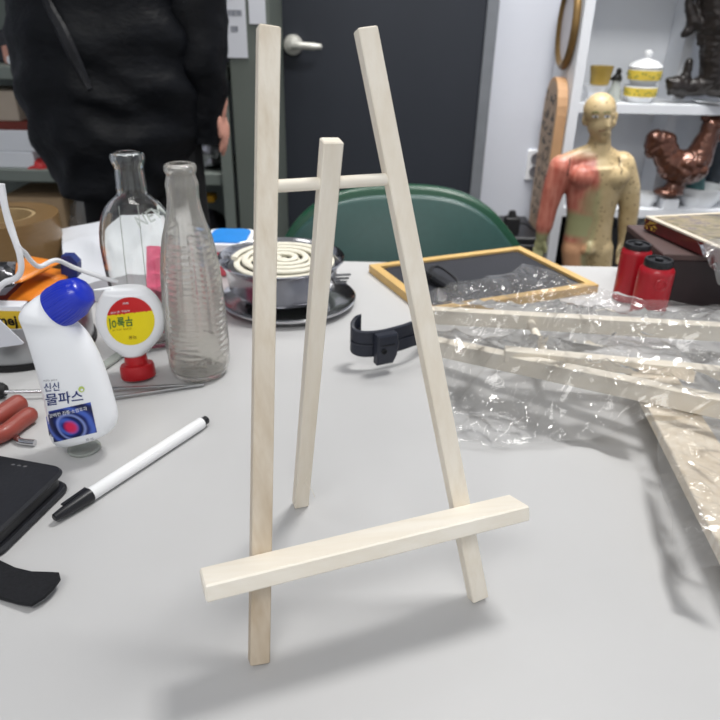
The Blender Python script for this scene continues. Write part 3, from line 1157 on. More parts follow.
# steel bowl with black foot ring
BC = G(30, 343, 0)
bowl = thing('steel_bowl', BC, 'round steel bowl with a black foot ring, heaped with packets', 'bowl')
b = MB(); b.lathe([(.001, .006), (.058, .006), (.0635, .009), (.0665, .044), (.0672, .0455), (.0680, .044), (.0665, .012), (.066, .005), (.06, .002), (.001, .002)], BC, seg=72); b.done('bowl_body', 'satin_steel', bowl)
b = MB(); b.lathe([(.064, 0), (.0685, 0), (.0690, .003), (.0685, .006), (.0662, .0065), (.064, .004)], BC, seg=72, caps=(False, False)); b.done('foot_ring', 'black_rubber', bowl)
# carton standing in it
b = MB()
yc = BC.y - .052
z0, z1 = T + .010, W(10, 306, yc).z
xa, xb = W(-60, 320, yc).x, W(24, 320, yc).x
carton = thing('small_carton', ((xa + xb) / 2, yc + .006, z0), 'small white carton with a yellow band standing in the steel bowl', 'carton')
b.box((xa, yc, z0), (xb, yc + .014, z1), bev=.0006); cb = b.done('carton_body', 'label_white', carton)
zz0, zz1 = W(10, 328.5, yc).z, W(10, 311, yc).z
b = MB(); b.box((xa + .0004, yc - .0005, zz0), (xb - .0004, yc + .0003, zz1)); b.done('yellow_band', 'card_yellow', carton)
wy = W(8, 321, yc - .001)
vs, fs = text_mesh('mej', 1, .03)
sxx = M_(21, wy)
b = MB(); xs = [v.x for v in vs]; sc = sxx / (max(xs) - min(xs))
vv = b.verts([V3((W(7, 321, yc).x + v.x * sc, yc - .0009, wy.z + v.y * sc)) for v in vs])
for f in fs: b.face([vv[i] for i in f])
b.done('lettering', 'print_black', carton, smooth=False)
# orange pouch
def pouch(name, c4, th, m, label, cat, seed=0, n=26, wr=.002, mi=None):
    a, bb, c, dd = c4
    b = MB(); sheets = []
    for sgn in (1, -1):
        rows = []
        for j in range(n + 1):
            row = []
            for i in range(n + 1):
                u, w = i / n, j / n
                P = (a * (1 - u) + bb * u) * (1 - w) + (dd * (1 - u) + c * u) * w
                nn = (bb - a).cross(dd - a).normalized()
                if nn.z < 0: nn = -nn
                k = (math.sin(math.pi * u) * math.sin(math.pi * w)) ** .5 if 0 < u < 1 and 0 < w < 1 else 0
                row.append(P + nn * (sgn * (th / 2 * k + .0004) + wr * k * noise.noise(P * 60 + V3((seed, 0, sgn)))))
            rows.append(b.verts(row))
        for j in range(n):
            for i in range(n):
                q = (rows[j][i], rows[j][i + 1], rows[j + 1][i + 1], rows[j + 1][i])
                mm = mi(( i + .5) / n, (j + .5) / n) if mi and sgn > 0 else 0
                b.face(q if sgn > 0 else q[::-1], mm)
        sheets.append(rows)
    t_, u_ = sheets
    for k in range(n):
        for q in ((t_[0][k], t_[0][k + 1], u_[0][k + 1], u_[0][k]), (t_[n][k], t_[n][k + 1], u_[n][k + 1], u_[n][k]), (t_[k][0], t_[k + 1][0], u_[k + 1][0], u_[k][0]), (t_[k][n], t_[k + 1][n], u_[k + 1][n], u_[k][n])):
            b.face(q)
    return tag(b.done(name, m, angle=60), label, cat)
pouch('snack_pouch', (G(-45, 306, .058), G(33, 301, .058), G(76, 272, .062), G(8, 262, .070)), .013, ['orange_foil', 'foil_silver', 'maroon_goods'], 'shiny orange foil pouch lying across the steel bowl', 'pouch', 2,
      mi=lambda u, w: 1 if (.42 < u < .58 and .10 < w < .62) else (2 if (.36 < u < .64 and w < .7) else 0))
pouch('snack_pouch', (G(-20, 288, .078), G(22, 282, .078), G(62, 262, .080), G(28, 256, .084)), .008, ['orange_foil'], 'smaller yellow-orange foil pouch tucked beneath the white wire', 'pouch', 5)
b = MB(); q = W(-3, 296, .62)
pouch('foil_wrapper', (W(-25, 290, .60), W(14, 286, .60), W(16, 262, .64), W(-25, 262, .64)), .012, ['black_plastic', 'foil_silver'], 'crumpled black and silver wrapper beside the white wire', 'wrapper', 8, wr=.006, mi=lambda u, w: 1 if noise.noise(V3((u * 5, w * 5, 2))) > .12 else 0)
p = W(69, 267, .68)
b = MB(); b.prism([W(61, 256, .69), W(70, 256, .69), W(77, 263, .69), W(77.5, 277, .69), W(70, 284, .69), W(61, 284, .69)], (0, .012, 0))
tag(b.done('blue_lid', 'label_navy'), 'dark blue plastic lid standing behind the orange pouch', 'lid')
b = MB(); b.rings([[W(-20, 312, .555), W(-3, 318, .555), W(23.5, 343, .555), W(22, 344.5, .555), W(0, 347.5, .555), W(-20, 351, .555)], [q + V3((0, .0012, 0)) for q in [W(-20, 312, .555), W(-3, 318, .555), W(23.5, 343, .555), W(22, 344.5, .555), W(0, 347.5, .555), W(-20, 351, .555)]]])
tag(b.done('paper_scrap', 'paper', smooth=False), 'pointed scrap of white paper leaning on the steel bowl', 'paper')
# packing tape roll
p = W(57, 240, .86)
rT = .070
tc = V3((p.x - rT, .865, T))
zt = W(15, 231, .795).z - T
tape = thing('packing_tape', tc, 'big roll of brown packing tape standing behind the steel bowl', 'tape roll')
b = MB(); b.lathe([(.042, 0), (rT, 0), (rT, zt), (.042, zt)], tc, seg=72, caps=(False, False)); 
b.done('tape_band', 'tape_brown', tape, angle=30)
b = MB(); b.lathe([(.037, .001), (.0418, .001), (.0418, zt - .001), (.037, zt - .001), (.037, .001)], tc, seg=72, caps=(False, False)); b.done('core', 'tape_side', tape, angle=30)
# twisted white wire
Yw = .545
w1 = [W(-1, 184, Yw), W(3, 200, Yw), W(9, 224, Yw), W(16, 243, Yw), W(20, 256, Yw), W(21, 270, Yw), W(16, 278, Yw), W(6, 282, Yw), (W(-1, 288, Yw)), W(-8, 300, Yw)]
w2 = [W(2, 184, Yw + .004), W(6, 208, Yw + .004), W(12, 228, Yw + .004), W(18, 246, Yw), W(25, 253, Yw + .01), W(32, 262, Yw + .02), W(40, 266.5, Yw + .03), W(52, 261, Yw + .04), W(60, 261, Yw + .05), W(75, 268, Yw + .065), W(100, 277, Yw + .08), W(118, 282, Yw + .085)]
b = MB(); b.tube(crom(w1, 6), .0026, seg=10); b.tube(crom(w2, 6), .0022, seg=10)
tag(b.done('coated_wire', 'wire_white'), 'white plastic-coated wire twisted together and sticking up over the packets', 'wire')
# white foam pack + pink rag
def sheet(name, pxs, n, amp, m, label, cat, seed, sc=14):
    a, bb, c, dd = pxs
    b = MB(); rows = []
    for j in range(n + 1):
        row = []
        for i in range(n + 1):
            u, w = i / n, j / n
            P = (a * (1 - u) + bb * u) * (1 - w) + (dd * (1 - u) + c * u) * w
            row.append(P + V3((0, 0, amp * ridged(P.x, P.y, sc, seed))))
        rows.append(b.verts(row))
    low = []
    for j in range(n):
        for i in range(n):
            b.face((rows[j][i], rows[j][i + 1], rows[j + 1][i + 1], rows[j + 1][i]))
    rim = [rows[0][i] for i in range(n + 1)] + [rows[j][n] for j in range(1, n + 1)] + [rows[n][i] for i in range(n - 1, -1, -1)] + [rows[j][0] for j in range(n - 1, 0, -1)]
    base = b.verts([V3((q.co.x, q.co.y, T + .001)) for q in rim])
    for k in range(len(rim)):
        b.face((rim[k], rim[(k + 1) % len(rim)], base[(k + 1) % len(rim)], base[k]))
    b.face(base)
    return tag(b.done(name, m, angle=40), label, cat)
sheet('foam_sheet', (G(66, 292, .02), G(205, 268, .02), W(200, 205, .92), W(62, 232, .90)), 24, .010, 'foam_white', 'crumpled white foam wrap lying behind the glass bottles', 'foam wrap', 3)
sheet('pink_rag', (G(147, 296, .048), G(176, 296, .046), G(171, 252, .075), G(148, 252, .075)), 14, .008, 'rag_pink', 'small pink rag seen through the glass flask on the foam wrap', 'rag', 6, 40)

# ================================================================== BLACK CLIP
Yc = .575
clp = thing('strap_clip', G(380, 372), 'curved black plastic strap clip beside the easel leg', 'clip')
z_ = .022
path = [G(361, 327, .040), G(356, 329, .038), G(352.5, 335, .034), G(354, 341, .031), G(363, 344, .029), G(380, 343, .029), G(400, 338, .030), G(412, 334, .031), G(421, 332, .027), G(427, 334, .014), G(428, 338, .003)]
cr_ = crom(path, 6)
for k, (dz, hh) in enumerate(((.0072, .0135), (-.0072, .0135))):
    b = MB()
    rings = []
    for i, p in enumerate(cr_):
        tdir = (cr_[min(i + 1, len(cr_) - 1)] - cr_[max(i - 1, 0)])
        tdir.z = 0
        tdir = tdir.normalized() if tdir.length > 1e-6 else V3((1, 0, 0))
        sx_ = V3((-tdir.y, tdir.x, 0))
        zc = max(p.z + dz, T + .0075 + (0.0 if dz < 0 else .0144))
        c = V3((p.x, p.y, zc))
        e = .0008
        th = .0022
        rings.append([c + sx_ * x + V3((0, 0, y)) for x, y in ((-th, -hh / 2 + e), (-th + e, -hh / 2), (th - e, -hh / 2), (th, -hh / 2 + e), (th, hh / 2 - e), (th - e, hh / 2), (-th + e, hh / 2), (-th, hh / 2 - e))])
    b.rings(rings)
    b.done('band', 'navy_plastic', clp, angle=40)
q = G(386, 345.5, .029)
dirx = (G(400, 338, .03) - G(372, 344, .029)); dirx.z = 0; dirx.normalize()
ny = V3((dirx.y, -dirx.x, 0))
if ny.y > 0: ny = -ny
b = MB()
f = q + ny * .004
P = [(-.012, -.018), (.006, -.018), (.010, -.010), (.012, .004), (.010, .014), (-.012, .014)]
b.rings([[f - ny * .007 + dirx * x + V3((0, 0, y)) for x, y in P], [f + ny * .001 + dirx * x + V3((0, 0, y)) for x, y in P], [f + ny * .0022 + dirx * x * .88 + V3((0, 0, y * .88)) for x, y in P]])
bk = b.done('buckle', 'navy_plastic', clp, angle=30)
b = MB()
b.bar(f + ny * .0022 + dirx * -.008 + V3((0, 0, .003)), f + ny * .0026 + dirx * .007 + V3((0, 0, .003)), .0012, .001)
b.lathe([(.003, 0), (.003, .0008), (.0022, .0008), (.0022, 0)], f + ny * .0022 + dirx * -.005 + V3((0, 0, -.003)), axis=ny, seg=18)
b.done('raised_detail', 'black_plastic', bk)

# ================================================================== WOOD FRAMED BLACK BOARD
zt = .0112
A, B, C = G(369, 264.5, zt), G(520, 246, zt), G(580, 276, zt)
pd = (B - A).normalized(); pd = V3((pd.y, -pd.x, 0))
Lb_ = .178
C = B + pd * Lb_
Dd = A + (C - B)
fr = thing('framed_board', (A + C) / 2 - V3((0, 0, zt)), 'black board in a light wooden frame lying flat behind the clip', 'board')
P = [A, B, C, Dd]
cen = sum(P, V3()) / 4
wF = .012
for i in range(4):
    p, q = P[i], P[(i + 1) % 4]
    dv = (q - p).normalized(); inn = V3((-dv.y, dv.x, 0))
    if inn.dot(cen - p) < 0: inn = -inn
    pi, qi = p + inn * wF + dv * wF, q + inn * wF - dv * wF
    b = MB(); b.prism([p, q, qi, pi], (0, 0, -zt + .0003)); b.done('frame_rail', 'frame_wood', fr, smooth=False)
b = MB()
inn = []
for i in range(4):
    p = P[i]; d1 = (P[(i + 1) % 4] - p).normalized(); d0 = (P[i - 1] - p).normalized()
    inn.append(p + (d1 + d0) * wF)
b.prism([V3((p.x, p.y, T + .0072)) for p in inn], (0, 0, -.006)); b.done('board_panel', 'board_black', fr, smooth=False)
b = MB(); p, q = inn[0].lerp(inn[1], .05), inn[0].lerp(inn[1], .97)
b.bar(V3((p.x, p.y, T + .0078)), V3((q.x, q.y, T + .0078)), .0018, .0012); b.done('lining_edge', 'satin_steel', fr, smooth=False)
# dark clamp lying on it
p = G(437, 275, .02)
ck = thing('bulldog_clip', V3((p.x, p.y, T + .0075)), 'black clip lying on the framed board behind the easel leg', 'clip')
b = MB(); a1, a2 = G(426, 268, .022), G(455, 287, .017); a1.z = T + .0165; a2.z = T + .0125
b.bar(a1, a2, .016, .008, bev=.003); b.done('clip_body', 'black_plastic', ck)
b = MB(); b.tube(crom([G(430, 276, .03), G(432, 268, .032), G(440, 267, .030), G(455, 278, .024), G(458, 284, .020)], 5), .0018, seg=10); b.done('clip_loop', 'black_plastic', ck)

# ================================================================== RED BOTTLES
def red_bottle(cx, cap_y0, cap_y1, hw_cap, hw_body, Y, label):
    base = W(cx, 300, Y)
    c = V3((base.x, Y, T))
    P = W(cx, cap_y0, Y)
    rb = M_(hw_body, P); rc = M_(hw_cap, P)
    zt = W(cx, cap_y0 + 2, Y).z - T - rc * .35
    zc = W(cx, cap_y1, Y - rc).z - T
    r = thing('squeeze_bottle', c, label, 'bottle', 'red bottles with black caps')
    b = MB(); b.lathe([(rb * .9, 0), (rb, .002), (rb, zc - .008), (rb * .97, zc - .004), (rb * .8, zc), (rb * .7, zc + .002)], c, seg=36); bd = b.done('body', 'bottle_red', r)
    b = MB(); b.lathe([(rc * .96, zc - .001), (rc, zc), (rc, zt - .002), (rc * .95, zt), (rc * .8, zt), (rc * .75, zt - .002), (rc * .3, zt - .002), (rc * .28, zt + .001), (.0004, zt + .001)], c, seg=72, mod=lambda a, z: 1 + (.015 if math.sin(a * 24) > 0 and z < zt - .003 else 0)); b.done('cap', 'black_plastic', r)
    return r, c, rb, zc
red_bottle(626.5, 236.5, 251, 13.0, 15, .815, 'red bottle with a black cap standing behind the other red bottle')
r2, c2, rb2, zc2 = red_bottle(650, 252, 270, 13.8, 17.5, .765, 'red bottle with a black cap closest to the dark box')
b = MB(); q = c2 + V3((-.001, -rb2 - .0002, zc2 - .017))
b.lathe([(.0055, 0), (.0068, .0008), (.0078, 0)], q, axis=(0, -1, 0), seg=28, caps=(False, False)); b.done('moulded_ring', 'bottle_red', r2)

# ================================================================== DARK BOX + BOOK
zt = .068
A = G(664, 254, zt)
yb0 = A.y
dbx = thing('storage_box', (A.x + .1, yb0 + .06, T), 'dark maroon box under the tilted picture-covered book', 'box')
b = MB(); b.box((A.x, yb0, T), (A.x + .22, yb0 + .13, T + zt - .008), bev=.001); b.done('box_body', 'box_dark', dbx, smooth=False)
b = MB(); b.box((A.x - .0005, yb0 - .0005, T + zt - .008), (A.x + .2205, yb0 + .1305, T + zt), bev=.001); b.done('box_lid', 'box_lining', dbx, smooth=False)
zb_ = zt + .0015
K0 = G(643, 229, zb_ + .0); K1 = G(708, 259, zb_ + .0)
dv = (K1 - K0); dv.z = 0; dv.normalize(); pv = V3((-dv.y, dv.x, 0))
if pv.y < 0: pv = -pv
Lb, Wb, Hb = .19, .15, .018
bk = thing('picture_book', K0 + dv * .1 + pv * .07, 'thick dark red and gold book with a painted cover resting on the dark box', 'book')
Z = V3((0, 0, 1))
def bkbox(x0, x1, y0, y1, z0, z1, bev=0):
    b = MB()
    b.bar(K0 + dv * x0 + pv * (y0 + y1) / 2 + Z * ((z0 + z1) / 2), K0 + dv * x1 + pv * (y0 + y1) / 2 + Z * ((z0 + z1) / 2), y1 - y0, z1 - z0, bev=bev)
    return b
bkbox(0, Lb, 0, Wb, 0, Hb - .002, .001).done('book_block', 'book_red', bk)
s = NT('painted_cover')
w = s.n('ShaderNodeTexNoise'); w.inputs['Scale'].default_value = 22; w.inputs['Detail'].default_value = 5; w.inputs['Distortion'].default_value = 2
s.l(s.coords((1, 3.2, 1)), w.inputs['Vector'])
s.l(s.ramp(w.outputs['Fac'], [(.28, lin((70, 62, 70))), (.42, lin((128, 122, 96))), (.52, lin((176, 160, 128))), (.62, lin((104, 96, 112))), (.75, lin((196, 178, 150)))]), s.b.inputs['Base Color'])
s.b.inputs['Roughness'].default_value = .3
bkbox(-.0005, Lb, -.0005, Wb, Hb - .002, Hb).done('cover_border', 'cream_goods', bk)
bkbox(.008, Lb - .008, .008, Wb - .008, Hb, Hb + .0006).done('cover_painting', s.m, bk)
b = MB()
random.seed(3)
for k in range(34):
    x = .001 + .026 * random.random(); z = .003 + (Hb - .007) * random.random()
    q = K0 + dv * x + Z * z - pv * .0003
    b.ell(q, (.0013, .0008, .0009), seg=8)
for k in range(20):
    y = .03 * random.random(); z = .003 + (Hb - .007) * random.random()
    b.ell(K0 + pv * y + Z * z - dv * .0003, (.0008, .0013, .0009), seg=8)
tag(b.done('gold_ornament', 'book_gold', bk), 'raised gilt ornament on the spine corner')
# crumpled film over the book end
b = MB()
cc = (G(694, 246, .092), G(770, 236, .10), G(770, 290, .05), G(716, 284, .05))
rows = []
n = 30
for j in range(n + 1):
    row = []
    for i in range(n + 1):
        u, w = i / n, j / n
        P = (cc[0] * (1 - u) + cc[1] * u) * (1 - w) + (cc[3] * (1 - u) + cc[2] * u) * w
        row.append(P + V3((0, -.006 - .006 * noise.noise(P * 55), .008 * ridged(P.x, P.y + P.z, 45, 2))))
    rows.append(b.verts(row))
for j in range(n):
    for i in range(n):
        b.face((rows[j][i], rows[j][i + 1], rows[j + 1][i + 1], rows[j + 1][i]))
tag(b.done('plastic_wrap', FILM2, smooth=False), 'crinkled clear plastic wrap hanging over the end of the book', 'plastic wrap')

# ================================================================== GREEN CHAIR
YC = 1.12
ch = thing('chair', (W(405, 200, YC).x, YC + .1, 0), 'dark green vinyl chair with a rounded back standing behind the table', 'chair')
def chair_back(scale, y0, y1, inset=0):
    px = [(262, 330), (266, 290), (275, 258), (285, 236), (300, 217), (325, 201), (360, 193), (400, 191), (440, 192.5), (470, 199), (493, 212), (508, 228), (520, 246), (530, 275), (538, 330)]
    pts = [W(x, y, YC) for x, y in px]
    c = V3((sum(p.x for p in pts) / len(pts), 0, .70))
    pts = crom(pts, 4)
    out = []
    for y, k in ((y0, inset + .006), (y0 + .006, inset), (y1 - .006, inset), (y1, inset + .006)):
        ring = []
        for p in pts:
            d_ = V3((c.x - p.x, 0, .62 - p.z)).normalized()
            q = V3((p.x, 0, p.z)) + d_ * k
            q.y = y + 1.1 * (q.x - c.x) ** 2 * -1 + .10 * (q.z - .6)
            ring.append(q)
        out.append(ring)
    return MB().rings(out)
chair_back(1, YC + .012, YC + .040).done('back_rim', 'chair_rim', ch, angle=50)
chair_back(1, YC - .004, YC + .014, .012).done('backrest', 'chair_vinyl', ch, angle=50)
cxm = W(400, 200, YC).x
b = MB(); b.slab(rrect(cxm - .21, YC - .42, cxm + .21, YC - .02, .07), .42, .48, .018); b.done('seat', 'chair_vinyl', ch)
for sx in (-1, 1):
    b = MB(); b.tube([(cxm + sx * .17, YC - .02, .43), (cxm + sx * .17, YC + .03, .52), (cxm + sx * .15, YC + .025, .62)], .011, seg=10); b.done('back_support', 'chrome_dark', ch)
    for sy in (-.38, -.05):
        b = MB(); b.tube([(cxm + sx * .17, YC + sy, .43), (cxm + sx * .20, YC + sy + (.04 if sy > -.2 else -.02), .0)], .011, seg=10); b.done('leg', 'chrome_dark', ch)

# ================================================================== METAL SHELVES + LOCKER (LEFT)
Ys = 1.98
XP = W(214, 20, Ys).x
zA, zB = W(10, 66, Ys).z, W(30, 170, Ys).z
zC = .34
sh = thing('metal_shelf', (-.85, Ys + .15, 0), 'grey-green steel shelving rack behind the person in the black coat', 'shelf')
xs0 = -1.30
for z in (zA, zB, zC, zA + .42, .06):
    b = MB(); b.box((xs0, Ys, z - .034), (XP, 2.32, z), bev=.002); b.done('shelf_board', 'shelf_steel', sh, smooth=False)
for x in (xs0, XP):
    for y in (Ys - .012, 2.30):
        b = MB(); b.box((x - .006, y, 0), (x + .024, y + .03, 1.6)); b.done('post', 'shelf_steel', sh, smooth=False)
b = MB(); b.box((xs0, 2.322, 0), (XP, 2.33, 1.6)); b.done('back_panel', 'shelf_steel', sh, smooth=False)
YL = 1.97
xl0, xl1 = XP + .032, W(270, 60, YL).x
lk = thing('locker', ((xl0 + xl1) / 2, YL + .15, 0), 'grey-green steel locker with paper notices beside the dark door', 'locker')
b = MB(); b.box((xl0, YL + .012, 0), (xl1, 2.29, 1.75), bev=.003); b.done('locker_body', 'green_steel', lk, smooth=False)
b = MB(); b.box((xl0 + .004, YL, .05), (xl1 - .004, YL + .011, 1.72), bev=.002); b.done('locker_door', 'green_steel', lk, smooth=False)
def notice(x0, x1, yb, h, label, lines):
    A, B = W(x0, yb, YL - .002), W(x1, yb + .8, YL - .002)
    n = thing('paper_notice', ((A.x + B.x) / 2, YL - .0015, A.z), label, 'notice', 'papers on the locker')
    b = MB(); b.box((A.x, YL - .003, A.z), (B.x, YL - .001, A.z + h)); b.done('sheet', 'paper', n, smooth=False)
    w = B.x - A.x
    for k, (fz, l, r, t) in enumerate(lines):
        b = MB()
        x = A.x + w * l
        i = 0
        while x < A.x + w * r:
            dx = w * (.05 + .05 * ((i * 7 + k * 3) % 5) / 5)
            b.box((x, YL - .0036, A.z + fz - t / 2), (x + dx, YL - .003, A.z + fz + t / 2 * (.5 + .5 * ((i * 3 + k) % 3) / 2)))
            x += dx + w * .025
            i += 1
        b.done('printed_line', 'ink_grey', n, smooth=False)
notice(221.5, 248, 57.5, .34, 'white notice with grey printed lines taped on the locker', [(.072, .42, .62, .018), (.108, .22, .84, .016), (.146, .4, .64, .014), (.19, .2, .8, .010), (.23, .2, .8, .010)])
notice(249.5, 266, 24, .25, 'narrow blank white paper taped next to the printed notice', [])

def goods_box(name, x0, y0, x1, y1, Y, d, m, label, cat, zb=None, bev=.003, grp=None):
    A, B = W(x0, y1, Y), W(x1, y0, Y)
    z0 = zb if zb is not None else A.z
    b = MB(); b.box((A.x, Y, z0), (B.x, Y + d, B.z), bev=bev)
    return tag(b.done(name, m, smooth=False), label, cat, grp)
g = 'goods on the steel shelves'
goods_box('cardboard_box', -40, 152, 32, 169, Ys + .02, .22, 'white_paint', 'lower white carton of the stack behind the person', 'box', zB, grp=g)
zt1 = W(10, 152, Ys + .02).z
goods_box('cardboard_box', -40, 131, 39, 150, Ys + .02, .22, 'white_paint', 'upper white carton under the maroon box', 'box', zt1 + .001, grp=g)
zt2 = W(10, 131, Ys + .02).z
goods_box('flat_box', -40, 122, 34, 131, Ys + .025, .20, 'maroon_goods', 'flat maroon box between the beige and the white cartons', 'box', zt2 + .001, grp=g)
zt3 = W(10, 122, Ys + .025).z
goods_box('cardboard_box', -40, 91, 14, 122, Ys + .03, .16, 'cardboard_grey', 'beige carton on top of the carton stack at the shelf', 'box', zt3 + .001, grp=g)
p = W(42, 168, Ys + .06)
b = MB(); b.lathe([(.038, 0), (.036, .004), (.030, .010), (.026, .018), (.016, .024), (.001, .026)], (p.x, Ys + .05, zB), seg=12, mod=lambda a, z: 1 + .15 * math.sin(a * 5 + z * 200))
tag(b.done('red_cloth', 'red_goods'), 'small crumpled red cloth by the white cartons', 'cloth')
p = W(50, 160, Ys + .06)
b = MB(); b.lathe([(.008, 0), (.009, .02), (.008, .042), (.005, .046), (.004, .052)], (p.x + .012, Ys + .11, zB), seg=14)
tag(b.done('small_tube', 'white_paint'), 'little white tube standing behind the red cloth', 'tube')
# upper shelf
p = W(13.5, 60, Ys + .08)
b = MB(); b.lathe([(.026, 0), (.028, .01), (.028, .085), (.024, .095), (.020, .098), (.020, .118), (.001, .119)], (p.x + .004, Ys + .16, zA), seg=24)
tag(b.done('plastic_jar', 'cream_goods'), 'cream plastic jar on the upper steel shelf', 'jar')
goods_box('small_box', 4, 46, 20, 62, Ys + .08, .05, 'peach_goods', 'peach coloured packet in front of the cream jar', 'packet', zA)
goods_box('small_box', 12, 60.5, 22.5, 66, Ys + .015, .04, 'yellow_goods', 'small bright yellow packet at the upper shelf edge', 'packet', zA)
p = W(9.5, 59, Ys + .02)
b = MB(); b.lathe([(.004, 0), (.010, .003), (.013, .012), (.010, .022), (.001, .026)], (p.x, Ys + .03, zA), seg=16)
tag(b.done('round_ornament', 'white_paint'), 'small round white ball next to the yellow packet', 'ornament')
goods_box('small_box', -30, 30, 7, 46, Ys + .14, .06, 'dark_goods', 'dark grey packet at the back of the upper shelf', 'packet', zA)
# lower shelf
goods_box('cardboard_box', 8, 198, 62, 232, Ys + .03, .2, 'cardboard', 'brown cardboard box low on the steel shelf behind the tape roll', 'box', zC)
def lump(name, c, r, m, label, cat, seed, amp=.25, seg=30, sc=9):
    b = MB(); b.ell(c, r, seg=seg)
    for v in b.bm.verts:
        q = v.co - V3(c)
        v.co = V3(c) + q * (1 + amp * noise.noise(v.co * sc * 3 + V3((seed, 0, 0))) + amp * .5 * noise.noise(v.co * sc * 9 + V3((seed, 3, 0))))
    return tag(b.done(name, m, smooth=True, angle=30), label, cat)
p = W(86, 205, Ys + .1)
lump('plastic_bag', (p.x, Ys + .10, zC + .115), (.055, .07, .115), FILM2, 'clear plastic bag slumped beside the low cardboard box', 'bag', 4)
p = W(211, 163, Ys + .08)
lump('plastic_bag', (p.x, Ys + .09, zB + .046), (.046, .06, .046), 'foil_silver', 'silvery wrapped bundle on the shelf beneath the hand', 'bundle', 7, .3)
goods_box('small_box', 196, 196, 214, 202.5, Ys + .05, .05, 'amber_goods', 'amber yellow box among the dark bags low on the shelf', 'box')
lump('dark_bag', (W(206, 218, Ys + .1).x, Ys + .12, zC + .08), (.062, .07, .098), 'dark_goods', 'dark bag lying below the amber yellow box', 'bag', 12, .25)

# ================================================================== PERSON
YP = 1.5
pc_ = W(112, 100, YP)
px0 = pc_.x
person = thing('person', (px0, YP, 0), 'person in a long black padded coat standing beside the steel shelves, arm hanging down', 'person')
def cap_(b, p, r, q, s, n=14):
    p, q = V3(p), V3(q)
    b.tube([p.lerp(q, k / 4) for k in range(5)], [r + (s - r) * k / 4 for k in range(5)], seg=n)
    b.ell(p, r, seg=n); b.ell(q, s, seg=n)
def person_body():
    b = MB()
    hx = px0 - .02
    b.ell((hx, YP - .01, 1.60), (.075, .095, .115), 24)
    b.ell((hx, YP - .09, 1.575), (.012, .016, .018), 10)
    for s in (-1, 1): b.ell((hx + s * .076, YP + .005, 1.60), (.010, .022, .032), 10)
    b.ell((hx, YP - .055, 1.53), (.045, .04, .035), 14)
    cap_(b, (hx, YP + .01, 1.40), .055, (hx, YP, 1.52), .052)
    b.ell((px0, YP, 1.24), (.17, .105, .22), 24); b.ell((px0, YP, 1.0), (.155, .10, .20), 24); b.ell((px0, YP, .86), (.165, .11, .12), 24)
    for s in (-1, 1):
        cap_(b, (px0 + .045 + s * .056, YP, .84), .064, (px0 + .04 + s * .072, YP, .46), .050); cap_(b, (px0 + .04 + s * .072, YP, .46), .05, (px0 + s * .095, YP + .015, .09), .036)
        cap_(b, (px0 + s * .095, YP + .02, .045), .034, (px0 + s * .10, YP - .12, .03), .026)
        sx = px0 + s * .185
        if s > 0:
            wr_ = W(209, 74, YP + .03)
            el = (W(203, -25, YP).x, YP + .02, 1.15)
        else:
            wr_ = V3((px0 + .0, YP + .21, .94)); el = (px0 - .13, YP + .18, 1.10)
        cap_(b, (sx, YP, 1.37), .058, el, .043); cap_(b, el, .042, wr_, .027)
        hv = V3((0, 0, -1)) if s < 0 else V3((.20, 0, -1)).normalized()
        pb_ = V3(wr_) + hv * .055
        cap_(b, wr_, .024, pb_, .026)
        b.ell(pb_ + hv * .01, (.020, .040, .036), 14)
        for k, ln in enumerate((.060, .070, .074, .062)):
            f0 = pb_ + hv * .035 + V3((0, (k - 1.5) * -.020, 0)) 
            f0.y = pb_.y + (1.5 - k) * .0205
            f1 = f0 + hv * ln * .5; f2 = f1 + (hv + V3((-s * .35, 0, 0))).normalized() * ln * .5
            cap_(b, f0, .0088, f1, .0082, 8); cap_(b, f1, .0082, f2, .007, 8)
        t0 = pb_ + V3((0, -.034, -.0)); t1 = t0 + hv * .032 + V3((s * .004, -.018, 0)); t2 = t1 + hv * .032
        cap_(b, t0, .012, t1, .0098, 8); cap_(b, t1, .0098, t2, .008, 8)
    return remesh(b, .0055, 2)
link('body', person_body(), 'skin', person)
def wrk(p):
    return .016 * ridged(p.x * 1.0, p.z * 1.6 + p.y, 9, 3) + .006 * noise.noise(V3((p.x * 16, p.y * 16, p.z * 24))) + .004 * math.sin(p.z * 62)
rows = [(-330, 108, 70, .115), (-300, 106, 88, .13), (-230, 104, 98, .145), (-120, 103, 94, .15), (-40, 103, 90, .15), (0, 104, 87, .15), (40, 107, 86, .15), (80, 112, 87, .15), (110, 117, 84, .15), (135, 121, 77, .15), (160, 124, 68, .145), (178, 126, 60, .14), (186, 127, 54, .135)]
b = MB()
rr_ = crom([(a, c, w_) for a, c, w_, d_ in rows], 4); dd_ = crom([(d_, 0, 0) for *_, d_ in rows], 4)
rings = []
for q, dq in zip(rr_, dd_):
    P = W(q.y, q.x, YP); hw = M_(q.z, P)
    ring = []
    for k in range(72):
        a = 2 * math.pi * k / 72
        v_ = V3((P.x + hw * math.cos(a), YP + dq.x * math.sin(a), P.z))
        v_ += V3((math.cos(a), math.sin(a), 0)) * wrk(v_)
        ring.append(v_)
    rings.append(ring)
rings.append([r * .9 + (sum(rings[-1], V3()) / 72) * .1 + V3((0, 0, .01)) for r in rings[-1]])
b.rings(rings)
coat = b.done('coat', 'coat_black', person, angle=70)
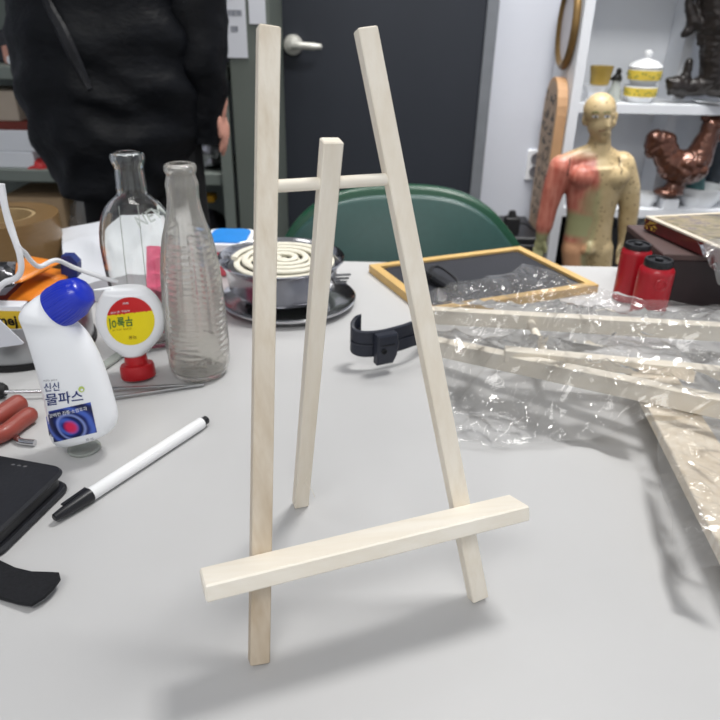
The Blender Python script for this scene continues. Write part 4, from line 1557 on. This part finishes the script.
# sleeves
def sleeve(path, rads):
    b = MB()
    pts = crom(path, 6); rs = [p.x for p in crom([(r, 0, 0) for r in rads], 6)]
    b.tube(pts, rs, seg=28)
    for v in b.bm.verts:
        v.co += V3((.5, .5, 0)) * (wrk(v.co) - .004) * .8
    return b.done('sleeve', 'coat_black', coat, angle=70)
sleeve([W(172, -255, YP), W(188, -170, YP), W(192, -70, YP), W(193, 10, YP - .01), W(199, 60, YP - .015), W(203, 100, YP - .01), W(203, 124, YP - .015), W(203, 145, YP - .022)], [.075, .075, .070, .064, .057, .046, .036, .026])
sleeve([V3((px0 - .17, YP, 1.37)), V3((px0 - .165, YP + .09, 1.25)), V3((px0 - .13, YP + .18, 1.10)), V3((px0 - .07, YP + .205, 1.0)), V3((px0 + .0, YP + .21, .95))], [.07, .064, .056, .050, .044])
# placket strip and pocket flap on the coat
wc = Wrap(coat, .004)
b = MB()
ln = [(44, -10), (52, 10), (62, 30), (72, 50), (82, 72), (90, 90)]
rows = []
for x, y in ln:
    k_ = .25 + .75 * math.sin(math.pi * min(1, max(0, (y + 16) / 112))) ** .6
    rows.append([wc.at(x - 5.5 * k_, y + 2 * k_), wc.at(x - 3 * k_, y + k_) + V3((0, -.005, 0)), wc.at(x + 3 * k_, y - k_) + V3((0, -.005, 0)), wc.at(x + 5.5 * k_, y - 2 * k_)])
rv = [b.verts(r) for r in rows]
for i in range(len(rv) - 1):
    for j in range(3): b.face((rv[i][j], rv[i][j + 1], rv[i + 1][j + 1], rv[i + 1][j]))
tag(b.done('placket', 'coat_panel', coat), 'shinier slanted strip down the coat front')
b = MB()
for s in (-1, 1):
    b.tube([(px0 + .045 + s * .055, YP, .90), (px0 + .045 + s * .066, YP, .6), (px0 + .03 + s * .08, YP, .3), (px0 + s * .092, YP + .01, .075)], [.078, .072, .070, .068], seg=24)
b.done('trousers', 'trouser_black', person)
for s in (-1, 1):
    b = MB(); b.tube([(px0 + s * .093, YP + .055, .045), (px0 + s * .095, YP, .05), (px0 + s * .098, YP - .09, .038), (px0 + s * .10, YP - .17, .03)], [.040, .046, .042, .026], seg=18, flat=(.85, 1)); b.done('shoe', 'shoe_black', person)
b = MB(); b.ell((px0 - .02, YP + .012, 1.625), (.086, .100, .112), 26)
bmesh.ops.bisect_plane(b.bm, geom=b.bm.verts[:] + b.bm.edges[:] + b.bm.faces[:], plane_co=(px0, YP - .045, 1.61), plane_no=(0, -.9, -.5), clear_outer=True)
b.done('hair', 'hair_black', person)

# ================================================================== WHITE SHELF UNIT (RIGHT)
YS = 2.09
XS0 = W(586, 0, YS).x; XS1 = XS0 + .028
zS = W(650, 104.5, YS).z
zS2 = .55
XE = 1.75
XD = W(690, 116, YS).x
un = thing('shelf_unit', ((XS0 + XE) / 2, 2.2, 0), 'white painted open shelf unit full of ornaments in the far corner', 'shelf')
b = MB(); b.box((XS0, YS, 0), (XS1, 2.335, 1.7)); b.done('side_panel', 'white_paint', un, smooth=False)
b = MB(); b.box((XE - .028, YS, 0), (XE, 2.335, 1.7)); b.done('side_panel', 'white_paint', un, smooth=False)
for z in (zS, zS2, 1.29, .2, 1.7):
    b = MB(); b.box((XS1, YS, z - .026), (XE - .028, 2.32, z)); b.done('shelf_board', 'white_paint', un, smooth=False)
for z0, z1 in ((zS2, zS - .026), (zS, 1.264), (.2, zS2 - .026)):
    b = MB(); b.box((XD - .014, YS + .115, z0), (XD + .014, 2.32, z1)); b.done('divider', 'white_paint', un, smooth=False)
b = MB(); b.box((XS1, 2.322, 0), (XE - .028, 2.334, 1.7)); b.done('back_panel', 'white_paint', un, smooth=False)

# things hung on the side of the unit
Xh = XS0 - .002
yc = 2.20
zc = W(568, 72, 2.19).z + .128
o = thing('gold_frame', (Xh, yc, zc - .15), 'round gold-rimmed frame hanging on the side of the white shelf unit', 'frame')
b = MB(); b.lathe([(.097, 0), (.121, 0), (.123, .006), (.121, .014), (.113, .020), (.103, .016), (.097, .009)], (Xh, yc, zc), seg=64, axis=(-1, 0, 0), caps=(False, False), flat=.72); b.done('rim', 'gold_frame', o)
b = MB(); b.lathe([(.001, .002), (.099, .002), (.099, .009), (.001, .009)], (Xh, yc, zc), seg=48, axis=(-1, 0, 0), flat=.72); b.done('picture_face', 'frame_face', o)
yc = 2.185
zt = W(566, 77, 2.185).z
P = []
for k in range(13):
    a = math.pi * k / 12
    P.append((yc - .082 * math.cos(a), zt - .10 + .10 * math.sin(a)))
P = P + [(yc + .084, zt - .40), (yc + .06, zt - .52), (yc - .06, zt - .52), (yc - .084, zt - .40)]
pq = thing('wooden_plaque', (Xh, yc, zt - .5), 'tall rounded wooden plaque with dark written characters below the gold frame', 'plaque')
b = MB(); b.rings([[V3((Xh, y, z)) for y, z in P], [V3((Xh - .030, y, z)) for y, z in P]]); b.done('plaque_body', 'plaque_edge', pq, smooth=False)
P2 = [(yc + (y - yc) * .93, zt - .25 + (z - zt + .25) * .96) for y, z in P]
b = MB(); b.rings([[V3((Xh - .0298, y, z)) for y, z in P2], [V3((Xh - .0306, y, z)) for y, z in P2]]); b.done('plaque_face', 'plaque_face', pq, smooth=False)
random.seed(11)
for cI in range(3):
    for rI in range(9):
        y = yc + (cI - 1) * .044; z = zt - .06 - rI * .044
        b = MB()
        for st in range(4):
            y0_, z0_ = y + random.uniform(-.02, .02), z + random.uniform(-.014, .014)
            an = random.choice((0, R(90), R(50), R(-40)))
            l2 = random.uniform(.006, .013)
            b.bar((Xh - .0308, y0_ - l2 * math.cos(an), z0_ - l2 * math.sin(an)), (Xh - .0308, y0_ + l2 * math.cos(an), z0_ + l2 * math.sin(an)), .005, .0008, up=(1, 0, 0))
        b.done('written_character', 'print_black', pq, smooth=False)

# low black cabinet with adapter
zk = W(510, 234, 2.1).z
xk0, xk1 = W(497, 236, 2.06).x, XS0 - .03
bc = thing('low_cabinet', ((xk0 + xk1) / 2, 2.18, 0), 'low black cabinet against the pale wall behind the green chair', 'cabinet')
b = MB(); b.box((xk0 - .1, 2.06, .03), (xk1, 2.325, zk), bev=.003); b.done('cabinet_body', 'black_plastic', bc, smooth=False)
b = MB(); b.box((xk0 - .09, 2.048, .05), (xk1 - .01, 2.058, zk - .02), bev=.002); b.done('cabinet_door', 'black_plastic', bc, smooth=False)
p = W(512, 230, 2.1)
ad = thing('power_adapter', (p.x, 2.11, zk), 'black power adapter with a thin cord on the low black cabinet', 'adapter')
b = MB(); b.box((p.x - .025, 2.09, zk), (p.x + .022, 2.13, zk + .054), bev=.004); b.done('adapter_body', 'black_rubber', ad)
b = MB(); b.tube([(p.x - .003, 2.11, zk + .052), (p.x - .003, 2.11, zk + .072)], [.014, .011], seg=14); b.done('plug_top', 'black_rubber', ad)
b = MB(); b.tube(crom([(p.x + .02, 2.10, zk + .035), (p.x + .045, 2.11, zk + .03), (p.x + .075, 2.12, zk + .008), (p.x + .10, 2.15, zk + .003)], 6), .0025, seg=8); b.done('cord', 'black_rubber', ad)

# ================================================================== ACUPUNCTURE FIGURE
YA = 1.84
def wa(x, y, dy=0): return W(x, y, YA) + V3((0, dy, 0))
sc_ = M_(1, wa(595, 170))
fig = thing('anatomy_figure', wa(592, 300) * 1, 'bald male acupuncture model, one side red muscle and one side marked skin', 'figurine')
fig.location.z = 0
b = MB()
pxr = lambda v: v * sc_
# head
b.ell(wa(599.5, 110), (pxr(15.3), pxr(17), pxr(16)), 26)
b.ell(wa(600, 120, -pxr(2)), (pxr(12.8), pxr(14), pxr(17.5)), 24)
b.ell(wa(601.5, 134, -pxr(6)), (pxr(7.5), pxr(7), pxr(7)), 16)
b.ell(wa(602.5, 121, -pxr(15)), (pxr(2.0), pxr(3), pxr(4.6)), 10)
b.ell(wa(602.5, 124, -pxr(16)), (pxr(2.8), pxr(2.5), pxr(2.0)), 10)
b.ell(wa(602.5, 130.5, -pxr(13)), (pxr(4.2), pxr(2.2), pxr(1.4)), 10)
for x in (596.5, 608): b.ell(wa(x, 113.5, -pxr(12)), (pxr(4.2), pxr(3), pxr(1.5)), 10)
for x in (594, 609.5): b.ell(wa(x, 122, -pxr(9)), (pxr(4), pxr(4), pxr(4.5)), 10)
for x in (585.5, 615.5): b.ell(wa(x, 118.5, pxr(2)), (pxr(2.8), pxr(4), pxr(7.5)), 12)
cap_(b, wa(601, 133, pxr(2)), pxr(9.8), wa(599, 154, pxr(3)), pxr(12.5))
# torso
for x in (567, 618): cap_(b, wa(599, 150, pxr(3)), pxr(9), wa(x, 163, pxr(2)), pxr(9.5))
b.ell(wa(598, 158, pxr(2)), (pxr(29), pxr(12), pxr(9)), 24)
b.ell(wa(596, 180), (pxr(31), pxr(18), pxr(27)), 28)
for x in (582, 611): b.ell(wa(x, 175, -pxr(9)), (pxr(15), pxr(11), pxr(12)), 18)
b.tube([wa(597, 165), wa(595.5, 178), wa(593.5, 192), wa(591.5, 205), wa(590, 217), wa(588.5, 228), wa(587, 240), wa(586, 250)], [pxr(v) for v in (29, 30, 28, 25.5, 24, 24, 25, 24)], seg=28, flat=(.62, 1.0), up=(0, 1, 0))
b.ell(wa(585, 243, -pxr(15)), (pxr(5), pxr(6), pxr(6.5)), 12)
b.ell(wa(584, 246, -pxr(15)), (pxr(7), pxr(6), pxr(5)), 12)
# legs
for s, x in ((-1, 575), (1, 599)):
    kx = x - 4
    K = wa(kx, 325); K.z = .33; Kn = wa(x, 248); Kn.y += 0
    A_ = V3((K.x, YA + .01, .12))
    cap_(b, Kn, pxr(14.5), K, pxr(9.5)); cap_(b, K, pxr(9.5), A_, pxr(6)); b.ell(K.lerp(A_, .3) + V3((0, .008, 0)), (pxr(10), pxr(11), pxr(22)), 16)
    cap_(b, A_ + V3((0, 0, -.02)), pxr(6.5), A_ + V3((s * .012, -.075, -.035)), pxr(5))
# arms
for pts, rs in (([(563, 169), (555, 188), (549, 208), (545, 226), (542, 238)], [14, 11.5, 9.5, 9.0, 6.0]), ([(621, 167), (629, 187), (630, 207), (628, 226), (625, 240)], [15, 12, 10.5, 9.5, 6.5])):
    P = [wa(x, y, pxr(3)) for x, y in pts]
    for i in range(4): cap_(b, P[i], pxr(rs[i]), P[i + 1], pxr(rs[i + 1]))
    wv = (P[4] - P[3]).normalized()
    pl_ = P[4] + wv * pxr(7)
    b.ell(pl_, (pxr(6), pxr(4), pxr(8)), 12)
    sg = 1 if P[0].x > fig.location.x else -1
    for k, lnn in enumerate((12, 14, 13.5, 11)):
        f0 = pl_ + wv * pxr(6) + V3((pxr((k - 1.5) * 3.1), -pxr(.5), 0)); f1 = f0 + wv * pxr(lnn * .5) + V3((0, -pxr(1.5), 0)); f2 = f1 + wv * pxr(lnn * .5) + V3((0, -pxr(3), 0))
        cap_(b, f0, pxr(1.9), f1, pxr(1.7), 8); cap_(b, f1, pxr(1.7), f2, pxr(1.4), 8)
    t0 = pl_ + V3((-sg * pxr(4), -pxr(3), pxr(2))); t1 = t0 + wv * pxr(6) + V3((-sg * pxr(2.5), -pxr(3), 0))
    cap_(b, t0, pxr(2.4), t1, pxr(2.0), 8); cap_(b, t1, pxr(2.0), t1 + wv * pxr(5), pxr(1.6), 8)
me = remesh(b, .0030, 5)
s = NT('acupuncture_figure_paint')
tc = s.n('ShaderNodeTexCoord'); sp = s.n('ShaderNodeSeparateXYZ'); s.l(tc.outputs['Object'], sp.inputs[0])
def mth(op, a, bb):
    x = s.n('ShaderNodeMath', operation=op)
    for k, v in enumerate((a, bb)):
        if hasattr(v, 'is_output'): s.l(v, x.inputs[k])
        else: x.inputs[k].default_value = v
    return x.outputs[0]
def mrange(v, a, bb):
    x = s.n('ShaderNodeMapRange'); x.inputs['From Min'].default_value = a; x.inputs['From Max'].default_value = bb; s.l(v, x.inputs['Value']); return x.outputs[0]
figo = link('figure_body', me, s.m, fig, angle=80)
base = root_loc(figo)
lx = lambda px_, py_: wa(px_, py_).x - base.x
lz = lambda py_: wa(595, py_).z - base.z
nz = s.noise(14, 4)
yel = s.ramp(nz, [(.3, lin((172, 148, 106))), (.7, lin((200, 180, 140)))])
red = s.ramp(s.noise(40, 4, (3, 1, .6)), [(.3, lin((166, 84, 70))), (.7, lin((196, 128, 110)))])
grn = lin((150, 150, 110))
vo = s.n('ShaderNodeTexVoronoi'); vo.inputs['Scale'].default_value = 75; s.l(tc.outputs['Object'], vo.inputs['Vector'])
dots = s.ramp(vo.outputs['Distance'], [(.16, (1, 1, 1)), (.24, (0, 0, 0))])
yel = s.mix(mth('MULTIPLY', dots, .8), yel, lin((96, 74, 48)))
jit = mth('MULTIPLY', mth('SUBTRACT', nz, .5), .06)
X = mth('ADD', sp.outputs[0], jit)
mx1 = mrange(X, lx(592, 180) + .006, lx(592, 180) - .006)           # red side of the chest
mz1 = mth('MULTIPLY', mrange(sp.outputs[2], lz(152), lz(158)), 1.0)
mz1 = mrange(sp.outputs[2], lz(150), lz(160))
colr = s.mix(mth('MULTIPLY', mx1, mz1), yel, red)
# grey-green transition along the midline and the belly
mg = mth('MULTIPLY', mrange(X, lx(600, 190), lx(593, 190)), mrange(X, lx(577, 190), lx(586, 190)))
mg = mth('MULTIPLY', mg, mrange(sp.outputs[2], lz(178), lz(190)))
mg2 = mth('MULTIPLY', mth('MULTIPLY', mx1, mrange(sp.outputs[2], lz(206), lz(214))), mrange(sp.outputs[2], lz(238), lz(232)))
mg3 = mth('MULTIPLY', mx1, mrange(sp.outputs[2], lz(231), lz(236)))
mg3 = mth('MULTIPLY', mg3, mrange(X, lx(558, 232), lx(554, 232)))
gg = mth('MAXIMUM', mth('MAXIMUM', mth('MULTIPLY', mg, .7), mth('MULTIPLY', mg2, mrange(X, lx(556, 220), lx(561, 220)))), mg3)
colr = s.mix(gg, colr, grn)
legm = mth('MULTIPLY', mrange(sp.outputs[2], lz(238), lz(242)), mrange(X, lx(558, 232), lx(562, 232)))
colr = s.mix(mth('MULTIPLY', legm, mth('MULTIPLY', mx1, 1.0)), colr, lin((196, 148, 112)))
s.l(colr, s.b.inputs['Base Color']); s.b.inputs['Roughness'].default_value = .38
wf = Wrap(figo, .0006)
def fline(name, pts, r, m='print_black'):
    b = MB(); b.tube([wf.at(*p) for p in pts], r, seg=6); return b.done(name, m, fig)
fline('shoulder_seam', [(570, 158), (569.5, 164), (568, 170), (567, 176)], .0014)
fline('shoulder_seam', [(618, 157), (620, 161), (619, 166), (622, 170), (621, 175)], .0012)
for x0 in (594, 605.5):
    b = MB(); vs, fs = disc_mesh(1, 14, 2); wrapped(b, Wrap(figo, .0008), vs, fs, lambda p: (x0 + 1.5 + p.x * 3.0, 116.5 + p.y * 1.2)); b.done('eye', 'label_white', fig)
    b = MB(); wrapped(b, Wrap(figo, .0012), vs, fs, lambda p: (x0 + 1.9 + p.x * 1.2, 116.5 + p.y * 1.2)); b.done('pupil', 'print_black', fig)
    fline('eyebrow', [(x0 - 2, 113), (x0 + 1, 111.8), (x0 + 4.8, 112.6)], .0011, 'leaf_green')
fline('mouth', [(598.5, 130.5), (601, 130.8), (603, 130.4), (606, 130.2)], .0009, 'maroon_goods')
b = MB(); b.lathe([(.13, 0), (.13, .05), (.12, .066), (.001, .066)], (fig.location.x - .005, YA - .03, 0), seg=48); b.done('base', 'black_plastic', fig)

# ================================================================== ON THE UPPER SHELF
g2 = 'ornaments on the white shelf'
def lathe_at(px_, Y, z, prof, name, m, label, cat, par=None, seg=40, grp=None, mod=None):
    p = W(px_, 100, Y)
    b = MB(); b.lathe([(r, h) for r, h in prof], (p.x, Y, z), seg=seg, mod=mod)
    o = b.done(name, m, par)
    if par is None: tag(o, label, cat, grp)
    return o
def bowl_prof(r, h):
    return [(.001, .002), (r * .62, .002), (r * .62, 0), (r * .68, 0), (r * .74, h * .12), (r * .95, h * .45), (r, h * .8), (r, h), (r * .95, h), (r * .93, h * .7), (r * .7, h * .25), (.001, h * .2)]
def band(par, px_, Y, z, r0, r1, h, m='porcelain_yellow'):
    p = W(px_, 100, Y)
    b = MB(); b.lathe([(r0, 0), (r0 + .0007, .0005), (r1 + .0007, h - .0005), (r1, h)], (p.x, Y, z), seg=48, caps=(False, False))
    bo = b.done('yellow_band', m, par)
    b = MB()
    random.seed(int(z * 1000))
    for k in range(30):
        a = 2 * math.pi * k / 30 + random.uniform(-.08, .08); zz = z + h * random.uniform(.2, .75)
        rr = r0 + (r1 - r0) * (zz - z) / h + .0008
        b.ell((p.x + rr * math.cos(a), Y + rr * math.sin(a), zz), (.0028, .0028, .0022), seg=6)
    b.done('painted_leaves', 'leaf_green', bo)
Yp = 2.145
pxb = 638.5
hB = .047
rB = M_(15.8, W(pxb, 95, Yp))
lo = thing('porcelain_bowl', (W(pxb, 100, Yp).x, Yp, zS), 'lower white porcelain bowl of the stack with a yellow leaf band', 'bowl', g2)
lathe_at(pxb, Yp, zS, bowl_prof(rB, hB), 'bowl_body', 'porcelain', '', '', lo)
band(lo, pxb, Yp, zS + .018, rB * .965, rB, .024)
up = thing('porcelain_bowl', (W(pxb + 1, 100, Yp).x, Yp, zS + hB), 'upper porcelain bowl with a domed white knobbed lid and yellow leaf band', 'bowl', g2)
lathe_at(pxb + 1, Yp, zS + hB + .001, bowl_prof(rB * 1.01, hB), 'bowl_body', 'porcelain', '', '', up)
band(up, pxb + 1, Yp, zS + hB + .016, rB * .97, rB * 1.01, .026)
lid = lathe_at(pxb + 1, Yp, zS + hB * 2 + .0005, [(rB * .9, 0), (rB * 1.03, 0), (rB * 1.03, .003), (rB * .92, .010), (rB * .62, .019), (rB * .3, .024), (.009, .026), (.008, .030), (.0125, .036), (.012, .043), (.006, .047), (.0005, .048)], 'lid', 'porcelain', '', '', up)
b = MB(); p = W(pxb + 1, 100, Yp); b.lathe([(rB * 1.032, 0), (rB * 1.04, .0008), (rB * 1.035, .0022)], (p.x, Yp, zS + hB * 2 + .0005), seg=48, caps=(False, False)); b.done('rim_line', 'porcelain_dark', lid)
pw = lathe_at(593.5, Yp - .01, zS, [(.026, 0), (.027, .002), (.021, .008), (.022, .02), (.034, .04), (.036, .046), (.001, .046)], 'white_cup', 'porcelain', 'upturned white cup beneath the amber glass behind the figure head', 'cup', None, grp=g2)
lathe_at(596.5, Yp - .01, zS + .0465, [(.020, 0), (.027, .003), (.029, .02), (.031, .034), (.0335, .052), (.0315, .052), (.029, .034), (.026, .02), (.024, .006), (.001, .006)], 'amber_glass', 'amber_glass', 'small amber glass bowl on top of the upturned white cup', 'bowl', None, grp=g2)
lathe_at(613, Yp - .01, zS, [(.016, 0), (.018, .002), (.019, .03), (.012, .042), (.011, .055), (.013, .058), (.001, .058)], 'glass_jar', 'pale_glass', 'pale little glass jar beside the porcelain bowls', 'jar', None, grp=g2)
p = W(619, 80, Yp + .05)
b = MB(); b.ell((p.x, Yp + .07, zS + .058), (.016, .014, .016), 14); b.ell((p.x + .002, Yp + .07, zS + .078), (.009, .009, .012), 12); cap_(b, (p.x - .008, Yp + .07, zS + .062), .006, (p.x - .024, Yp + .07, zS + .056), .003, 8); cap_(b, (p.x, Yp + .07, zS), .007, (p.x, Yp + .07, zS + .05), .005, 8); b.ell((p.x, Yp + .07, zS + .003), (.018, .016, .003), 14)
me = remesh(b, .002, 2)
tag(link('bird_ornament', me, 'print_black'), 'tiny black ornament behind the pale glass jar', 'ornament', g2)

# dark carved dragon-like sculpture
YD = 2.135
def wd(x, y, dy=0): return W(x, y, YD) + V3((0, dy, 0))
b = MB()
q = M_(1, wd(690, 60))
cps = [((708, -60), 14, (712, -10), 16), ((712, -10), 15, (716, 30), 17), ((716, 30), 15, (712, 60), 13), ((712, 60), 13, (711, 84), 12), ((711, 84), 12, (700, 93), 9), ((700, 93), 9, (684, 94), 7.5), ((684, 94), 8, (674, 92), 9), ((674, 92), 8, (677, 100), 4), ((674, 90), 7, (667, 87), 3), ((672, 92), 6, (668, 99), 2.5), ((682, 90), 6, (686, 78), 4.2), ((686, 78), 4.2, (688, 68), 3.6), ((684, 96), 4, (681, 102.5), 2.5),
       ((708, 36), 8, (692, 28), 6.5), ((692, 28), 6, (687, 12), 4.2), ((687, 12), 4.0, (690, -4), 3.4), ((690, -4), 3.4, (696, -12), 3), ((692, 30), 5, (686, 38), 4.2), ((686, 38), 4.4, (683, 41), 3.4), ((700, 42), 5, (698, 50), 3), ((698, 22), 4, (697, 8), 2.6), ((712, 90), 12, (735, 92), 14), ((716, 55), 9, (735, 50), 10), ((716, 30), 14, (745, 20), 16)]
for p0, r0_, p1, r1_ in cps:
    cap_(b, wd(*p0), r0_ * q, wd(*p1), r1_ * q, 12)
for k in range(7):
    cap_(b, wd(712, 30 + 8.5 * k, -.02), 4 * q, wd(725, 33 + 8 * k, -.028), 1.8 * q, 8)
    cap_(b, wd(706 + k * 3, 4 + 3 * k, -.02), 2.5 * q, wd(712 + k * 3, -6 + 3 * k, -.03), 1.6 * q, 8)
me = remesh(b, .0032, 2, lambda c: .0020 * noise.noise(c * 60) + .002 * max(0, ridged(c.x + c.y, c.z, 60, 1)) ** 2)
drg = link('dragon_sculpture', me, 'dark_carving', None, angle=60)
tag(drg, 'dark brown carved dragon-like sculpture curling up on the white shelf', 'sculpture')
drg.location.z = zS + .012
p = W(705, 100, YD)
b = MB(); b.lathe([(.001, 0), (.05, 0), (.078, .008), (.080, .011), (.05, .005), (.001, .005)], (p.x + .045, YD + .0, zS), seg=48)
tag(b.done('white_plate', 'porcelain'), 'white plate under the dark carved sculpture', 'plate', g2)

# ================================================================== ON THE LOWER SHELF
YR2 = 2.12
zrb = W(668, 196, YR2).z
def wb(x, y, dy=0): return W(x, y, YR2) + V3((0, dy, 0))
q = M_(1, wb(680, 160))
b = MB()
b.ell(wb(686, 167), (q * 22, q * 17, q * 17), 24)
b.ell(wb(672, 164), (q * 15, q * 13, q * 16), 18); b.ell(wb(680, 172), (q * 17, q * 14, q * 12), 18); cap_(b, wb(665, 158), q * 11, wb(662, 147), q * 10)
cap_(b, wb(660, 153, 0), q * 8, wb(652, 146), q * 7.5); cap_(b, wb(652, 146), q * 7.5, wb(655, 138), q * 8.5); b.ell(wb(662, 140), (q * 14, q * 9, q * 9), 18); b.ell(wb(651, 150), (q * 6, q * 7, q * 8), 14)
cap_(b, wb(668, 150), q * 10, wb(664, 142), q * 8)
cap_(b, wb(697, 160), q * 14, wb(708, 136), q * 9.5); cap_(b, wb(708, 136), q * 9, wb(711, 126), q * 8.5); b.ell(wb(713, 125), (q * 10, q * 9, q * 8.5), 16)
for k in range(5): b.ell(wb(704 + 4.5 * k, 117.5 - (1 if k in (1, 2, 3) else 0)), (q * 3, q * 2.6, q * 3.2), 10)
cap_(b, wb(722, 127), q * 4, wb(731, 130), q * 1.6, 10); b.ell(wb(719, 137), (q * 3, q * 3, q * 5), 10)
for x, y in ((683, 162), (693, 160), (689, 170), (680, 171), (697, 168)): b.ell(wb(x, y, -q * 13), (q * 6, q * 5, q * 5), 12)
cap_(b, wb(680, 176), q * 9.5, wb(672, 189), q * 8); b.ell(wb(668, 192), (q * 15, q * 12, q * 5), 20); b.ell(wb(674, 187), (q * 10, q * 9, q * 7), 16)
me = remesh(b, .0026, 2, lambda q_: .0022 * max(0, ridged(q_.x + .4 * q_.z, q_.z - .5 * q_.x, 42, 4)))
ro = link('rooster_statue', me, 'bronze', None, angle=80)
tag(ro, 'glossy brown bronze rooster statue on the lower white shelf', 'statue')
zr_ = ro.location.z
b = MB(); p = wb(668, 205); b.box((p.x - .026, YR2 - .03, zS2), (p.x + .02, YR2 + .05, zr_ - .0005), bev=.002)
tag(b.done('white_stand', 'white_paint'), 'white block standing under the bronze rooster', 'stand')
def cup(px_, Y, r, h, label, hd=1):
    p = W(px_, 205, Y)
    c = thing('tea_cup', (p.x, Y, zS2), label, 'cup', 'white cups on the lower shelf')
    b = MB(); b.lathe([(.001, .003), (r * .5, .003), (r * .5, 0), (r * .58, 0), (r * .62, .004), (r * .9, h * .5), (r, h), (r * .95, h), (r * .84, h * .5), (r * .5, h * .15), (.001, h * .13)], (p.x, Y, zS2), seg=36); b.done('cup_body', 'porcelain', c)
    b = MB(); b.tube(crom([(p.x + hd * r * .9, Y, zS2 + h * .8), (p.x + hd * r * 1.35, Y, zS2 + h * .82), (p.x + hd * r * 1.45, Y, zS2 + h * .55), (p.x + hd * r * 1.1, Y, zS2 + h * .3), (p.x + hd * r * .75, Y, zS2 + h * .32)], 5), .003, seg=8); b.done('handle', 'porcelain', c)
hC = W(645, 193, 2.15).z - zS2
cup(645, 2.15, .036, max(.04, hC), 'white teacup with its handle toward the rooster stand')
cup(690, 2.15, .036, max(.035, hC * .85), 'white teacup right behind the rooster stand')
p = W(688, 195, 2.12)
lathe_at(722, 2.175, zS2, [(.001, 0), (.05, 0), (.055, .01), (.075, .05), (.078, .06), (.072, .06), (.05, .012), (.001, .01)], 'white_bowl', 'porcelain', 'wide white bowl low on the shelf beneath the rooster head', 'bowl', None)
b = MB(); p = W(716, 188, 2.27); ax = V3((-.15, -1, .42))
b.lathe([(.001, 0), (.06, 0), (.105, .014), (.108, .017), (.06, .005), (.001, .005)], (p.x + .02, 2.27, p.z + .012), seg=48, axis=ax)
tag(b.done('white_plate', 'porcelain'), 'white plate leaning upright behind the rooster', 'plate')
b = MB(); p = W(699, 178, 2.2)
b.lathe([(.026, 0), (.03, .01), (.034, .04), (.028, .07), (.02, .085), (.024, .10), (.001, .10)], (p.x, 2.22, zS2), seg=30)
tag(b.done('teal_vase', 'teal_glaze'), 'small blotchy teal vase behind the rooster breast', 'vase')
p = W(716, 160, 2.2)
lump('dark_ornament', (p.x + .05, 2.285, zS2 + .155), (.045, .03, .15), 'slate_glaze', 'dark slate-coloured ornament behind the rooster neck', 'ornament', 21, .25)
p0, p1 = W(622, 232, 2.03), W(655, 240, 2.03)
b = MB(); b.box((XS1 + .03, 2.11, .201), (XS1 + .22, 2.30, zS2 - .06), bev=.006)
tag(b.done('storage_bin', 'black_plastic'), 'black bin on the bottom shelf behind the figure legs', 'bin')

# ================================================================== LIGHT
def area(name, loc, size, power, target, col=(1, .985, .96), sy=None, spread=180):
    L = bpy.data.lights.new(name, 'AREA')
    L.shape = 'RECTANGLE'; L.size = size; L.size_y = sy or size
    L.energy = power; L.color = col; L.spread = R(spread)
    o = bpy.data.objects.new(name, L); COL.objects.link(o)
    o.location = loc
    o.rotation_euler = (V3(target) - V3(loc)).to_track_quat('-Z', 'Y').to_euler()
    return o
area('ceiling_key_and_fill', (0.49, 0.92, 2.46), 0.42, 31.5, (0.49, 0.92, 0), sy=0.32)
area('ceiling_key_and_fill', (-0.2, -0.9, 2.46), 1.2, 27, (-0.2, -0.9, 0), sy=0.6)  # unseen front fill, added to lift the easel's front faces and the walls
area('ceiling_key_and_fill', (-0.9, 0.5, 2.46), 0.6, 2.5, (-0.9, 0.5, 0), sy=0.3)  # small unseen fill added to brighten the left of the table
area('back_wall_fill', (0.45, 1.8, 2.46), 0.5, 9.5, (0.45, 1.8, 0), spread=85)  # added fill for the back wall, unseen; narrow spread spares the table
area('back_wall_fill', (-0.4, 1.85, 2.46), 0.5, 9.5, (-0.4, 1.85, 0), spread=85)  # second added back fill, narrowed the same way
area('back_wall_fill', (1.2, 1.8, 2.46), 0.5, 8, (1.2, 1.8, 0), spread=85)  # unseen back fill added over the white shelf unit
w = bpy.data.worlds.new('room_light'); SC.world = w
w.use_nodes = True
bg = w.node_tree.nodes['Background']
bg.inputs['Color'].default_value = (.93, .96, 1, 1); bg.inputs['Strength'].default_value = .98
SC.view_settings.view_transform = 'Standard'; SC.view_settings.look = 'None'
SC.view_settings.gamma = 1; SC.view_settings.use_curve_mapping = False
SC.view_settings.exposure = -.46
SC.cycles.use_denoising = True
SC.cycles.max_bounces = 16; SC.cycles.transmission_bounces = 14; SC.cycles.transparent_max_bounces = 24; SC.cycles.glossy_bounces = 6
SC.cycles.sample_clamp_indirect = 8
